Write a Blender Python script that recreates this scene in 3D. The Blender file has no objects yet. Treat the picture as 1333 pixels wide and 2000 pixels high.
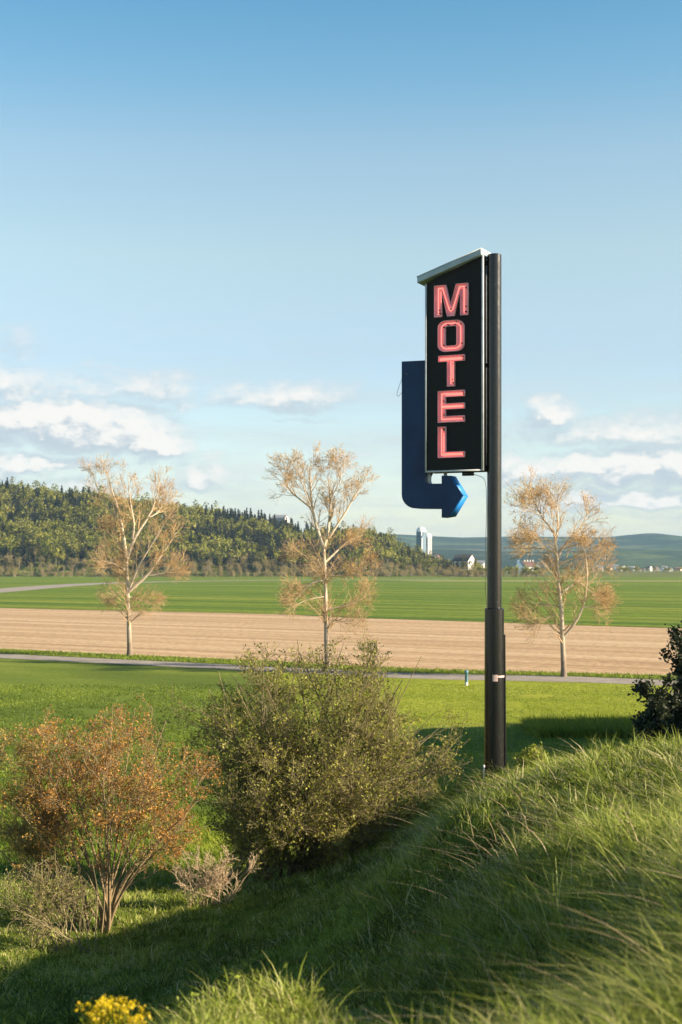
import bpy, bmesh, math, random
import numpy as np
from math import radians as R, sin, cos, pi
from mathutils import Vector

rng = np.random.default_rng(7)
random.seed(7)
S = bpy.context.scene
C = S.collection
FPX, CX, HY = 2778.0, 666.5, 1106.0        # focal length and horizon of the photograph, for measuring distances

# ------------------------------------------------------------------ camera, sky, sun, exposure
cd = bpy.data.cameras.new('camera'); cam = bpy.data.objects.new('camera', cd); C.objects.link(cam)
cam.location = (0, 0, 0); cam.rotation_euler = (R(90), 0, 0)
cd.sensor_fit = 'VERTICAL'; cd.sensor_height = 36.0; cd.sensor_width = 24.0
cd.lens = 50.0
cd.shift_y = 106.0 / 2000.0
cd.clip_start = 0.1; cd.clip_end = 30000
cd.dof.use_dof = True; cd.dof.focus_distance = 24.0; cd.dof.aperture_fstop = 3.8
S.camera = cam
S.render.resolution_x = 682; S.render.resolution_y = 1024
S.render.engine = 'CYCLES'
S.view_settings.view_transform = 'Standard'; S.view_settings.look = 'None'
S.view_settings.gamma = 1.0; S.view_settings.exposure = 1.3
try:
    S.cycles.transparent_max_bounces = 8; S.cycles.max_bounces = 6; S.cycles.volume_bounces = 0
except Exception: pass

SUN_EL = R(22.3)
SUN_H = Vector((0.97, -0.25, 0)).normalized()
SUN_DIR = Vector((SUN_H.x*cos(SUN_EL), SUN_H.y*cos(SUN_EL), sin(SUN_EL)))
sl = bpy.data.lights.new('sun', 'SUN'); so = bpy.data.objects.new('sun', sl); C.objects.link(so)
sl.energy = 5.0; sl.angle = R(0.5); sl.color = (1.0, 0.83, 0.62)
so.rotation_euler = SUN_DIR.to_track_quat('Z', 'Y').to_euler()
so.location = (20, -10, 20)

W = bpy.data.worlds.new('World'); S.world = W; W.use_nodes = True
nt = W.node_tree; nt.nodes.clear()
def wn(t, **k):
    n = nt.nodes.new(t)
    for a, b in k.items(): setattr(n, a, b)
    return n
def wl(a, b): nt.links.new(a, b)
def mth(op, a, b=None, c=None, clamp=False):
    n = nt.nodes.new('ShaderNodeMath'); n.operation = op; n.use_clamp = clamp
    for i, v in enumerate((a, b, c)):
        if v is None: continue
        if isinstance(v, (int, float)): n.inputs[i].default_value = v
        else: nt.links.new(v, n.inputs[i])
    return n.outputs[0]
sky = wn('ShaderNodeTexSky', sky_type='NISHITA', sun_disc=False)
sky.sun_elevation = SUN_EL
sky.sun_rotation = math.atan2(SUN_DIR.x, SUN_DIR.y)
sky.altitude = 50; sky.air_density = 1.0; sky.dust_density = 0.6; sky.ozone_density = 1.4
tc = wn('ShaderNodeTexCoord'); sx = wn('ShaderNodeSeparateXYZ'); wl(tc.outputs['Generated'], sx.inputs[0])
az = mth('ARCTAN2', sx.outputs[0], sx.outputs[1])
hor = mth('SQRT', mth('ADD', mth('MULTIPLY', sx.outputs[0], sx.outputs[0]), mth('MULTIPLY', sx.outputs[1], sx.outputs[1])))
el = mth('ARCTAN2', sx.outputs[2], hor)
def vec(a, b, c=0.0):
    n = wn('ShaderNodeCombineXYZ')
    for i, v in enumerate((a, b, c)):
        if isinstance(v, (int, float)): n.inputs[i].default_value = v
        else: wl(v, n.inputs[i])
    return n.outputs[0]
def noise(v, scale, detail=6, rough=0.55):
    n = wn('ShaderNodeTexNoise'); n.inputs['Scale'].default_value = scale; n.inputs['Detail'].default_value = detail
    n.inputs['Roughness'].default_value = rough; wl(v, n.inputs['Vector']); return n.outputs[0]
CL = [  # clouds: centre and radii measured in photo pixels at the horizon's scale, density
 (110,832,215,46,1.25),(205,852,120,42,1.2),(300,864,58,40,1.4),(-60,845,120,60,1.2),(70,905,140,24,1.0),(-40,930,110,26,.9),
 (110,765,130,34,.62),(290,755,110,38,.72),(330,775,80,26,.6),(20,672,58,30,.40),(20,755,90,50,.8),(205,714,60,9,.45),(385,937,70,34,.85),
 (470,925,70,18,.4),(395,888,40,14,.55),
 (552,768,118,32,.85),(600,808,70,6,.4),(686,873,30,8,.5),(765,853,50,9,.35),(830,905,60,7,.3),
 (1072,800,78,30,1.0),(1040,822,50,22,.7),(1150,845,150,26,.7),(1270,848,150,36,.85),(1020,918,60,28,1.0),(1110,912,80,34,1.1),
 (1220,915,110,36,1.15),(1340,915,90,44,1.1),(1150,966,110,22,.9),(1290,968,110,26,1.0),(1090,985,120,12,.7),(150,950,180,12,.6),(800,960,140,14,.4),(480,900,60,10,.4),(1060,955,90,10,.5),(1180,1000,190,9,.45),(560,985,300,9,.22),(820,1020,160,8,.2)]
def cloud_density(da, de):
    a = mth('ADD', az, da); e = mth('ADD', el, de)
    n1 = noise(vec(mth('MULTIPLY', a, 1.0), mth('MULTIPLY', e, 1.4), 3.1), 24, 7, .58)
    n2 = noise(vec(mth('MULTIPLY', a, 1.0), mth('MULTIPLY', e, 1.4), 8.7), 24, 7, .58)
    a2 = mth('ADD', a, mth('MULTIPLY', mth('SUBTRACT', n1, .5), .065))
    e2 = mth('ADD', e, mth('MULTIPLY', mth('SUBTRACT', n2, .5), .036))
    tot = None
    for (cx, cy, rx, ry, k) in CL:
        ca, ce = math.atan((cx-CX)/FPX), math.atan((HY-cy-9)/FPX)
        qa = mth('MULTIPLY', mth('SUBTRACT', a2, ca), FPX/(rx*1.05))
        dv = mth('SUBTRACT', e2, ce)
        # flat bases: the lower half is squeezed
        qe = mth('MULTIPLY', mth('MAXIMUM', dv, mth('MULTIPLY', dv, -1.7)), FPX/(ry*1.18))
        q = mth('ADD', mth('MULTIPLY', qa, qa), mth('MULTIPLY', qe, qe))
        d = mth('SUBTRACT', mth('MULTIPLY', mth('SUBTRACT', 1.75, q), k), .12)
        tot = d if tot is None else mth('MAXIMUM', tot, d)
    # finer billows
    n3 = noise(vec(a, mth('MULTIPLY', e, 1.7), 1.0), 75, 8, .6)
    return mth('ADD', tot, mth('MULTIPLY', mth('SUBTRACT', n3, .51), 2.0))
d0 = cloud_density(0, 0)
d1 = cloud_density(0.006, 0.010)
al = nt.nodes.new('ShaderNodeMapRange'); al.interpolation_type = 'SMOOTHSTEP'
al.inputs['From Min'].default_value = -0.20; al.inputs['From Max'].default_value = 1.7; wl(d0, al.inputs['Value'])
lit = nt.nodes.new('ShaderNodeMapRange'); lit.interpolation_type = 'SMOOTHSTEP'
lit.inputs['From Min'].default_value = -0.35; lit.inputs['From Max'].default_value = 0.55
wl(mth('SUBTRACT', d0, d1), lit.inputs['Value'])
thick = nt.nodes.new('ShaderNodeMapRange'); thick.inputs['From Min'].default_value = .1; thick.inputs['From Max'].default_value = 1.5
wl(d0, thick.inputs['Value'])
cc = wn('ShaderNodeMixRGB'); cc.inputs[1].default_value = (2.25, 2.6, 2.88, 1); cc.inputs[2].default_value = (4.1, 3.95, 3.75, 1)
wl(mth('MULTIPLY', lit.outputs[0], mth('MULTIPLY_ADD', thick.outputs[0], .75, .25)), cc.inputs[0])
# thin high veil low over the horizon
veil = mth('MULTIPLY', noise(vec(mth('MULTIPLY', az, 1.0), mth('MULTIPLY', el, 7.0), 5.0), 9, 6, .6), 1.0)
vm = nt.nodes.new('ShaderNodeMapRange'); vm.inputs['From Min'].default_value = .37; vm.inputs['From Max'].default_value = .75; wl(veil, vm.inputs['Value'])
eb = nt.nodes.new('ShaderNodeMapRange'); eb.inputs['From Min'].default_value = .20; eb.inputs['From Max'].default_value = .03; wl(el, eb.inputs['Value'])
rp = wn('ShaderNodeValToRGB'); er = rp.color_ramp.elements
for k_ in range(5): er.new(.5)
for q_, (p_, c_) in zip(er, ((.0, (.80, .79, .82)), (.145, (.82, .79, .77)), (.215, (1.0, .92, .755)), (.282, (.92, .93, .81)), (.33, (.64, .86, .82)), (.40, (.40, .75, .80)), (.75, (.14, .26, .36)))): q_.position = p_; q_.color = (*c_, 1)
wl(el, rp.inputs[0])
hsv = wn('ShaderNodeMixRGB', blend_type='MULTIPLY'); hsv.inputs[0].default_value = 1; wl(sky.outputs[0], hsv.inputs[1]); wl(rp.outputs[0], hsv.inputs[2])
mv = wn('ShaderNodeMixRGB'); wl(mth('MULTIPLY', mth('MULTIPLY', vm.outputs[0], eb.outputs[0]), .85), mv.inputs[0])
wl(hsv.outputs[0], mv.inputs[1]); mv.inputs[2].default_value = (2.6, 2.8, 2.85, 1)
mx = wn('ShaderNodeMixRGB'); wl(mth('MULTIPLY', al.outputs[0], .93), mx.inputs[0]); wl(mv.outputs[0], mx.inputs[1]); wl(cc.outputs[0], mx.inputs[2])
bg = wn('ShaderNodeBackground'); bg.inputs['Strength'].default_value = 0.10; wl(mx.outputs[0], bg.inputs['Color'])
wo = wn('ShaderNodeOutputWorld'); wl(bg.outputs[0], wo.inputs['Surface'])

# ------------------------------------------------------------------ helpers
def link(o, parent=None):
    C.objects.link(o)
    if parent: o.parent = parent
    return o
def tag(o, label=None, cat=None, group=None, kind=None):
    if label: o['label'] = label
    if cat: o['category'] = cat
    if group: o['group'] = group
    if kind: o['kind'] = kind
    return o
def empty(name, loc, rz=0):
    o = bpy.data.objects.new(name, None); C.objects.link(o); o.location = loc; o.rotation_euler = (0, 0, rz)
    o.empty_display_size = .2
    return o

class MB:
    """collects quads and triangles; builds ONE mesh object"""
    def __init__(s): s.v = []; s.f4 = []; s.t4 = []; s.m4 = []; s.n = 0
    def add(s, V, F, tint=None, mat=0):
        V = np.asarray(V, float).reshape(-1, 3); F = np.asarray(F, int)
        if F.shape[1] == 3: F = np.hstack([F, -np.ones((len(F), 1), int)])
        T = np.zeros(len(F)) if tint is None else np.broadcast_to(np.asarray(tint, float), (len(F),))
        G = F + s.n; G[F < 0] = -1
        s.v.append(V); s.f4.append(G); s.t4.append(T); s.m4.append(np.full(len(F), mat)); s.n += len(V)
    def mesh(s, name, mats, smooth=False):
        V = np.concatenate(s.v); F = np.concatenate(s.f4); T = np.concatenate(s.t4); M = np.concatenate(s.m4)
        me = bpy.data.meshes.new(name)
        tri = F[:, 3] < 0
        tot = np.where(tri, 3, 4); idx = F[F >= 0]
        me.vertices.add(len(V)); me.vertices.foreach_set('co', V.astype(np.float32).ravel())
        me.loops.add(len(idx)); me.loops.foreach_set('vertex_index', idx.astype(np.int32))
        me.polygons.add(len(F))
        me.polygons.foreach_set('loop_start', np.concatenate([[0], np.cumsum(tot)[:-1]]).astype(np.int32))
        me.polygons.foreach_set('material_index', M.astype(np.int32))
        if smooth: me.polygons.foreach_set('use_smooth', np.ones(len(F), bool))
        at = me.attributes.new('tint', 'FLOAT', 'FACE'); at.data.foreach_set('value', T.astype(np.float32))
        for m in (mats if isinstance(mats, (list, tuple)) else [mats]): me.materials.append(m)
        me.update(calc_edges=True); me.validate()
        return me
    def build(s, name, mats, parent=None, smooth=False):
        return link(bpy.data.objects.new(name, s.mesh(name, mats, smooth)), parent)
    # shapes
    def box(s, x0, x1, y0, y1, z0, z1, mat=0, M=None, tint=None):
        V = np.array([(x, y, z) for z in (z0, z1) for y in (y0, y1) for x in (x0, x1)], float)
        if M is not None: V = M(V)
        s.add(V, [(0,2,3,1),(4,5,7,6),(0,1,5,4),(2,6,7,3),(0,4,6,2),(1,3,7,5)], tint, mat)
    def prism(s, P, d, mat=0):
        """P: list of 3-D points of a planar polygon (convex or not); d: extrusion vector. caps by fan of ears"""
        from mathutils.geometry import tessellate_polygon
        n = len(P); P = np.array(P, float); Q = P + np.array(d, float)
        tr = tessellate_polygon([[Vector(p) for p in P]])
        s.add(P, [tuple(t) for t in tr], mat=mat); s.add(Q, [tuple(t)[::-1] for t in tr], mat=mat)
        V = np.vstack([P, Q]); s.add(V, [(i, (i+1) % n, n+(i+1) % n, n+i) for i in range(n)], mat=mat)
    def cyl(s, p0, p1, r0, r1=None, k=16, mat=0, cap=True):
        r1 = r0 if r1 is None else r1
        P = np.array([[p0, p1]], float); s.tubes(P, np.array([[r0, r1]]), k, mat=mat)
        if cap:
            V = s.v[-1]
            for j in (0, 1):
                ring = V[j*k:(j+1)*k]; c = ring.mean(0)
                s.add(np.vstack([ring, c]), [(i, (i+1) % k, k) for i in range(k)], mat=mat)
    def tubes(s, P, Rr, k=4, mat=0, tint=0.0):
        P = np.asarray(P, float); M, n = P.shape[:2]
        T = np.gradient(P, axis=1); T /= np.linalg.norm(T, axis=2, keepdims=True) + 1e-9
        mean = P[:, -1]-P[:, 0]; mean /= np.linalg.norm(mean, axis=1, keepdims=True)+1e-9
        ref = np.where(np.abs(mean[:, 2:3]) > .8, np.array([[1., 0, 0]]), np.array([[0, 0, 1.]]))[:, None, :]
        A = np.cross(T, np.broadcast_to(ref, T.shape)); A /= np.linalg.norm(A, axis=2, keepdims=True) + 1e-9
        B = np.cross(T, A)
        th = np.arange(k)*2*pi/k
        V = P[:, :, None, :] + Rr[:, :, None, None]*(A[:, :, None, :]*np.cos(th)[None, None, :, None] + B[:, :, None, :]*np.sin(th)[None, None, :, None])
        base = (np.arange(M)*n*k)[:, None, None]; i = np.arange(n-1)[None, :, None]; j = np.arange(k)[None, None, :]
        a = base+i*k+j; b = base+i*k+(j+1) % k
        F = np.stack([a, b, b+k, a+k], -1).reshape(-1, 4)
        t = np.repeat(np.broadcast_to(tint, (M,)), (n-1)*k)
        s.add(V.reshape(-1, 3), F, t, mat)
    def leaves(s, P, size, tint, mat=0, aspect=.6, up=0.3):
        N = len(P); d = rng.normal(size=(N, 3)); d[:, 2] += up; d /= np.linalg.norm(d, axis=1, keepdims=True)
        q = np.cross(d, rng.normal(size=(N, 3))); q /= np.linalg.norm(q, axis=1, keepdims=True)
        L = np.broadcast_to(size, (N,))[:, None]*rng.uniform(.6, 1.3, (N, 1))
        V = np.stack([P, P+d*L*.5+q*L*aspect*.5, P+d*L, P+d*L*.5-q*L*aspect*.5], 1)
        s.add(V.reshape(-1, 3), np.arange(4*N).reshape(N, 4), tint, mat)

def at(px, py, y): return np.array([(px-CX)*y/FPX, y, (HY-py)*y/FPX])

def vnoise(x, y, seed=0):
    x = np.asarray(x, float); y = np.asarray(y, float)
    xi = np.floor(x).astype(np.int64); yi = np.floor(y).astype(np.int64); fx = x-xi; fy = y-yi
    fx = fx*fx*(3-2*fx); fy = fy*fy*(3-2*fy)
    def h(a, b):
        v = (a*374761393 + b*668265263 + seed*974634777) & 0xffffffff
        v = ((v ^ (v >> 13))*1274126177) & 0xffffffff
        return ((v ^ (v >> 16)) & 0xffff)/65535.0
    return (h(xi, yi)*(1-fx)+h(xi+1, yi)*fx)*(1-fy)+(h(xi, yi+1)*(1-fx)+h(xi+1, yi+1)*fx)*fy
def fbm(x, y, seed=0, o=4):
    t = 0; a = .5; s = 0
    for k in range(o): t = t+a*vnoise(x*2**k, y*2**k, seed+k); s += a; a *= .5
    return t/s

# ------------------------------------------------------------------ materials
def mat(name):
    m = bpy.data.materials.new(name); m.use_nodes = True
    n = m.node_tree; b = n.nodes['Principled BSDF']; return m, n, b
def ramp(n, fac, stops):
    r = n.nodes.new('ShaderNodeValToRGB'); e = r.color_ramp.elements
    while len(e) < len(stops): e.new(0.5)
    for q, (p, c) in zip(e, stops): q.position = p; q.color = (*c, 1)
    n.links.new(fac, r.inputs[0]); return r.outputs[0]
def ntex(n, scale, detail=5, rough=.55, vec=None, rot=0, sc=(1, 1, 1), coord='Object'):
    t = n.nodes.new('ShaderNodeTexCoord'); mp = n.nodes.new('ShaderNodeMapping'); x = n.nodes.new('ShaderNodeTexNoise')
    mp.inputs['Rotation'].default_value = (0, 0, rot); mp.inputs['Scale'].default_value = sc
    # rotate first, then scale: two mappings
    mp2 = n.nodes.new('ShaderNodeMapping'); mp2.inputs['Scale'].default_value = sc; mp.inputs['Scale'].default_value = (1, 1, 1)
    n.links.new(t.outputs[coord], mp.inputs[0]); n.links.new(mp.outputs[0], mp2.inputs[0]); n.links.new(mp2.outputs[0], x.inputs['Vector'])
    x.inputs['Scale'].default_value = scale; x.inputs['Detail'].default_value = detail; x.inputs['Roughness'].default_value = rough
    return x.outputs[0]
def mixc(n, f, a, b, mode='MIX'):
    m = n.nodes.new('ShaderNodeMixRGB'); m.blend_type = mode
    for i, v in ((0, f), (1, a), (2, b)):
        if isinstance(v, (int, float)): m.inputs[i].default_value = v
        elif isinstance(v, tuple): m.inputs[i].default_value = (*v, 1)
        else: n.links.new(v, m.inputs[i])
    return m.outputs[0]
def bump(n, b, h, strength=.4, dist=.02):
    u = n.nodes.new('ShaderNodeBump'); u.inputs['Strength'].default_value = strength; u.inputs['Distance'].default_value = dist
    n.links.new(h, u.inputs['Height']); n.links.new(u.outputs[0], b.inputs['Normal'])
def simple(name, col, rough=.6, metal=0, var=.25, scale=6, spec=.5, bmp=0):
    m, n, b = mat(name)
    f = ntex(n, scale)
    c2 = tuple(max(0, c*(1-var)) for c in col); c3 = tuple(min(1, c*(1+var)) for c in col)
    n.links.new(ramp(n, f, [(.3, c2), (.7, c3)]), b.inputs['Base Color'])
    b.inputs['Roughness'].default_value = rough; b.inputs['Metallic'].default_value = metal
    b.inputs['Specular IOR Level'].default_value = spec
    if bmp: bump(n, b, ntex(n, scale*6), bmp)
    return m
def leafmat(name, stops, trans=.35, rough=.5, spec=.3):
    m, n, b = mat(name)
    a = n.nodes.new('ShaderNodeAttribute'); a.attribute_name = 'tint'
    col = ramp(n, a.outputs['Fac'], stops)
    n.links.new(col, b.inputs['Base Color']); b.inputs['Roughness'].default_value = rough
    b.inputs['Specular IOR Level'].default_value = spec
    if trans:
        t = n.nodes.new('ShaderNodeBsdfTranslucent'); n.links.new(col, t.inputs[0])
        mx = n.nodes.new('ShaderNodeMixShader'); mx.inputs[0].default_value = trans
        n.links.new(b.outputs[0], mx.inputs[1]); n.links.new(t.outputs[0], mx.inputs[2])
        n.links.new(mx.outputs[0], n.nodes['Material Output'].inputs[0])
    return m

M = {}
M['grass'] = leafmat('grass_blade', [(0, (.06, .085, .012)), (.35, (.16, .20, .025)), (.75, (.35, .42, .06)), (.9, (.46, .46, .14)), (1, (.66, .56, .34))], .40, .5, .25)
M['lawn_blade'] = leafmat('lawn_blade', [(0, (.09, .14, .012)), (.35, (.16, .225, .018)), (.7, (.27, .32, .025)), (1, (.40, .41, .07))], .4)
def poplar_bark():
    m, n, b = mat('poplar_bark'); t = n.nodes.new('ShaderNodeTexCoord'); s_ = n.nodes.new('ShaderNodeSeparateXYZ'); n.links.new(t.outputs['Object'], s_.inputs[0])
    f = ntex(n, 1.6, 6, .7); mm = n.nodes.new('ShaderNodeMath'); mm.operation = 'MULTIPLY_ADD'; n.links.new(f, mm.inputs[0]); mm.inputs[1].default_value = .5
    d = n.nodes.new('ShaderNodeMath'); d.operation = 'MULTIPLY'; n.links.new(s_.outputs[2], d.inputs[0]); d.inputs[1].default_value = .1; n.links.new(d.outputs[0], mm.inputs[2])
    # old furrowed bark low on the bole, smooth pale bark above
    n.links.new(ramp(n, mm.outputs[0], [(.25, (.17, .135, .10)), (.48, (.38, .31, .235)), (.7, (.55, .46, .35))]), b.inputs['Base Color']); b.inputs['Roughness'].default_value = .85
    b.inputs['Specular IOR Level'].default_value = .2; bump(n, b, ntex(n, 9, 5, .7, sc=(1, 1, .3)), .6, .05); return m
M['bark_pale'] = poplar_bark()
M['bark_grey'] = simple('grey_bark', (.27, .22, .16), .85, 0, .35, 9, .2, .5)
M['bark_olive'] = simple('olive_bark', (.23, .19, .10), .85, 0, .35, 9, .2)
M['low_leaf'] = leafmat('low_leaf', [(0, (.10, .12, .015)), (.5, (.24, .25, .04)), (1, (.40, .36, .10))], .35)
M['bark_red'] = simple('reddish_bark', (.25, .185, .10), .75, 0, .3, 12, .3, .4)
M['twig_tan'] = simple('tan_twig', (.48, .34, .19), .8, 0, .25, 3, .2)
M['poplar_leaf'] = leafmat('poplar_bud', [(0, (.38, .22, .055)), (.5, (.56, .35, .10)), (1, (.62, .46, .18))], .35)
M['bush_leaf'] = leafmat('bush_leaf', [(0, (.10, .11, .014)), (.5, (.27, .27, .04)), (1, (.46, .43, .09))], .35)
M['red_leaf'] = leafmat('orange_leaf', [(0, (.25, .11, .022)), (.45, (.45, .215, .04)), (.85, (.58, .34, .08)), (1, (.30, .27, .06))], .35)
M['dark_leaf'] = leafmat('dark_leaf', [(0, (.02, .028, .012)), (1, (.05, .065, .025))], .2)
M['dry'] = leafmat('dry_stem', [(0, (.22, .16, .09)), (1, (.55, .42, .25))], .1)
M['yellow'] = leafmat('yellow_flower', [(0, (.55, .38, .01)), (1, (.85, .68, .02))], .25)
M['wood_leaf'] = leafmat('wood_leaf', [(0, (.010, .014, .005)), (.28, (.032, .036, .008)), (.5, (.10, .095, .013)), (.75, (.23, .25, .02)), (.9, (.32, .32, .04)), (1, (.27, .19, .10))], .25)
M['black_paint'] = simple('black_gloss_paint', (.012, .012, .013), .3, 0, .3, 14, .5)
M['panel_black'] = simple('black_panel', (.012, .012, .012), .6, 0, .1, 3, .25)
M['trim'] = simple('pale_trim', (.55, .58, .60), .5, .0, .15, 8, .4)
M['cap'] = simple('galvanised_cap', (.33, .42, .46), .45, .2, .12, 5, .5)
M['navy'] = simple('blue_paint', (.010, .036, .10), .5, 0, .3, 2.5, .35)
def chipped():
    m, n, b = mat('chipped_blue_paint'); c = ramp(n, ntex(n, 2.2, 6, .6), [(.35, (.008, .028, .085)), (.65, (.013, .045, .125))])
    f = ramp(n, ntex(n, 13, 3, .5), [(.745, (0, 0, 0)), (.76, (1, 1, 1))]); n.links.new(mixc(n, f, c, (.30, .33, .36)), b.inputs['Base Color'])
    b.inputs['Roughness'].default_value = .5; b.inputs['Specular IOR Level'].default_value = .3; return m
M['navy'] = chipped()
M['sunlit_edge'] = simple('sunlit_blue_paint', (.02, .20, .58), .45, 0, .15, 5, .4)  # the arrow's blue, brightened in colour as if struck by the sun
M['maroon'] = simple('maroon_edge', (.07, .03, .035), .7, 0, .2, 5, .3)
M['pink'] = simple('pink_enamel', (.92, .47, .51), .5, 0, .08, 9, .4)
M['wire'] = simple('black_wire', (.02, .02, .02), .6)
M['white'] = simple('white_wall', (.78, .74, .68), .8, 0, .08, .5)
M['roof_dark'] = simple('dark_roof', (.05, .048, .05), .7, 0, .15, .5)
M['roof_brown'] = simple('brown_roof', (.20, .11, .08), .8, 0, .15, .5)
M['roof_grey'] = simple('grey_roof', (.25, .27, .29), .7, 0, .15, .5)
M['roof_blue'] = simple('blue_grey_roof', (.22, .33, .42), .6, 0, .1, .5)
M['glass'] = simple('window_glass', (.05, .06, .07), .2)
M['silo'] = simple('concrete_silo', (.42, .41, .40), .8, 0, .12, .4)
M['silo_dark'] = simple('dark_blue_silo', (.13, .20, .26), .6, 0, .15, .4)
M['dome'] = simple('white_dome', (.80, .80, .78), .5, 0, .05, .4)
M['post_blue'] = simple('blue_grey_post', (.10, .22, .30), .6)
M['post_white'] = simple('white_post', (.7, .7, .68), .6)
def emis(name, col, st):
    m, n, b = mat(name); b.inputs['Base Color'].default_value = (*col, 1)
    b.inputs['Emission Color'].default_value = (*col, 1); b.inputs['Emission Strength'].default_value = st; return m
M['neon'] = emis('neon_tube', (1.0, .25, .20), .62)

# ground materials
def ground_mat(name, a, b_, c, s1, s2, rot=0, sc=(1, 1, 1), bs=.5, bd=.05, rough=.9, s3=None):
    m, n, b = mat(name)
    f1 = ntex(n, s1, 6, .6, rot=rot, sc=sc); f2 = ntex(n, s2, 8, .7)
    col = ramp(n, f1, [(.32, a), (.5, b_), (.68, c)])
    dk = ramp(n, f2, [(.3, (.62,)*3), (.7, (1.25,)*3)])
    col = mixc(n, 1.0, col, dk, 'MULTIPLY')
    n.links.new(col, b.inputs['Base Color']); b.inputs['Roughness'].default_value = rough; b.inputs['Specular IOR Level'].default_value = .15
    bump(n, b, f2, bs, bd)
    return m
SK = R(35)
M['ground'] = ground_mat('meadow_soil', (.09, .135, .012), (.14, .195, .018), (.22, .26, .035), .12, 3.0, rot=SK, sc=(.35, 1, 1), bs=.6, bd=.15)
M['lawn'] = ground_mat('mown_lawn', (.20, .245, .014), (.26, .30, .02), (.33, .35, .04), .25, 2.2, rot=SK, sc=(.3, 1, 1), bs=.7, bd=.12)
M['crop'] = ground_mat('young_crop', (.05, .11, .010), (.13, .20, .014), (.27, .29, .04), .16, .6, rot=SK, sc=(.045, 1, 1), bs=.8, bd=.5)
M['plough'] = ground_mat('bare_tilled_soil', (.36, .235, .125), (.50, .345, .20), (.62, .46, .29), .30, 1.6, rot=SK, sc=(.035, 1, 1), bs=.8, bd=.12)
M['gravel'] = ground_mat('gravel_track', (.26, .235, .20), (.33, .29, .25), (.38, .34, .30), .8, 9, bs=.4, bd=.03)
M['strip'] = ground_mat('pale_stubble', (.22, .24, .07), (.27, .28, .09), (.32, .3, .12), .05, .6, bs=.4, bd=.1)
M['verge'] = ground_mat('verge', (.05, .10, .012), (.10, .16, .02), (.2, .22, .06), .9, 4, rot=SK, sc=(.3, 1, 1), bs=.8, bd=.12)
def hills_mat():
    m, n, b = mat('far_patchwork')
    t = n.nodes.new('ShaderNodeTexCoord'); mp = n.nodes.new('ShaderNodeMapping'); mp.inputs['Scale'].default_value = (.0022, .0040, 0)
    mp.inputs['Rotation'].default_value = (0, 0, .2)
    v = n.nodes.new('ShaderNodeTexVoronoi'); n.links.new(t.outputs['Object'], mp.inputs[0]); n.links.new(mp.outputs[0], v.inputs['Vector'])
    v.inputs['Scale'].default_value = 1.6
    sp = n.nodes.new('ShaderNodeSeparateColor'); n.links.new(v.outputs['Color'], sp.inputs[0])
    fld = ramp(n, sp.outputs[0], [(0, (.03, .045, .02)), (.35, (.05, .075, .025)), (.6, (.10, .13, .04)), (.85, (.13, .12, .08)), (1, (.07, .12, .03))])
    f = ntex(n, .004, 6, .6, sc=(.5, 1.2, 2))
    wd = ramp(n, f, [(.48, (0, 0, 0)), (.54, (1, 1, 1))])
    col = mixc(n, wd, fld, (.03, .045, .018))
    n.links.new(mixc(n, 1, col, ramp(n, ntex(n, .03, 6, .7), [(.3, (.6,)*3), (.7, (1.4,)*3)]), 'MULTIPLY'), b.inputs['Base Color'])
    b.inputs['Roughness'].default_value = 1; b.inputs['Specular IOR Level'].default_value = 0
    bump(n, b, ntex(n, .02, 8, .7), 1, 12)
    return m
M['hills'] = hills_mat()
M['woodfloor'] = simple('wood_floor', (.13, .15, .035), .95, 0, .4, .05, .1)

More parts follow.
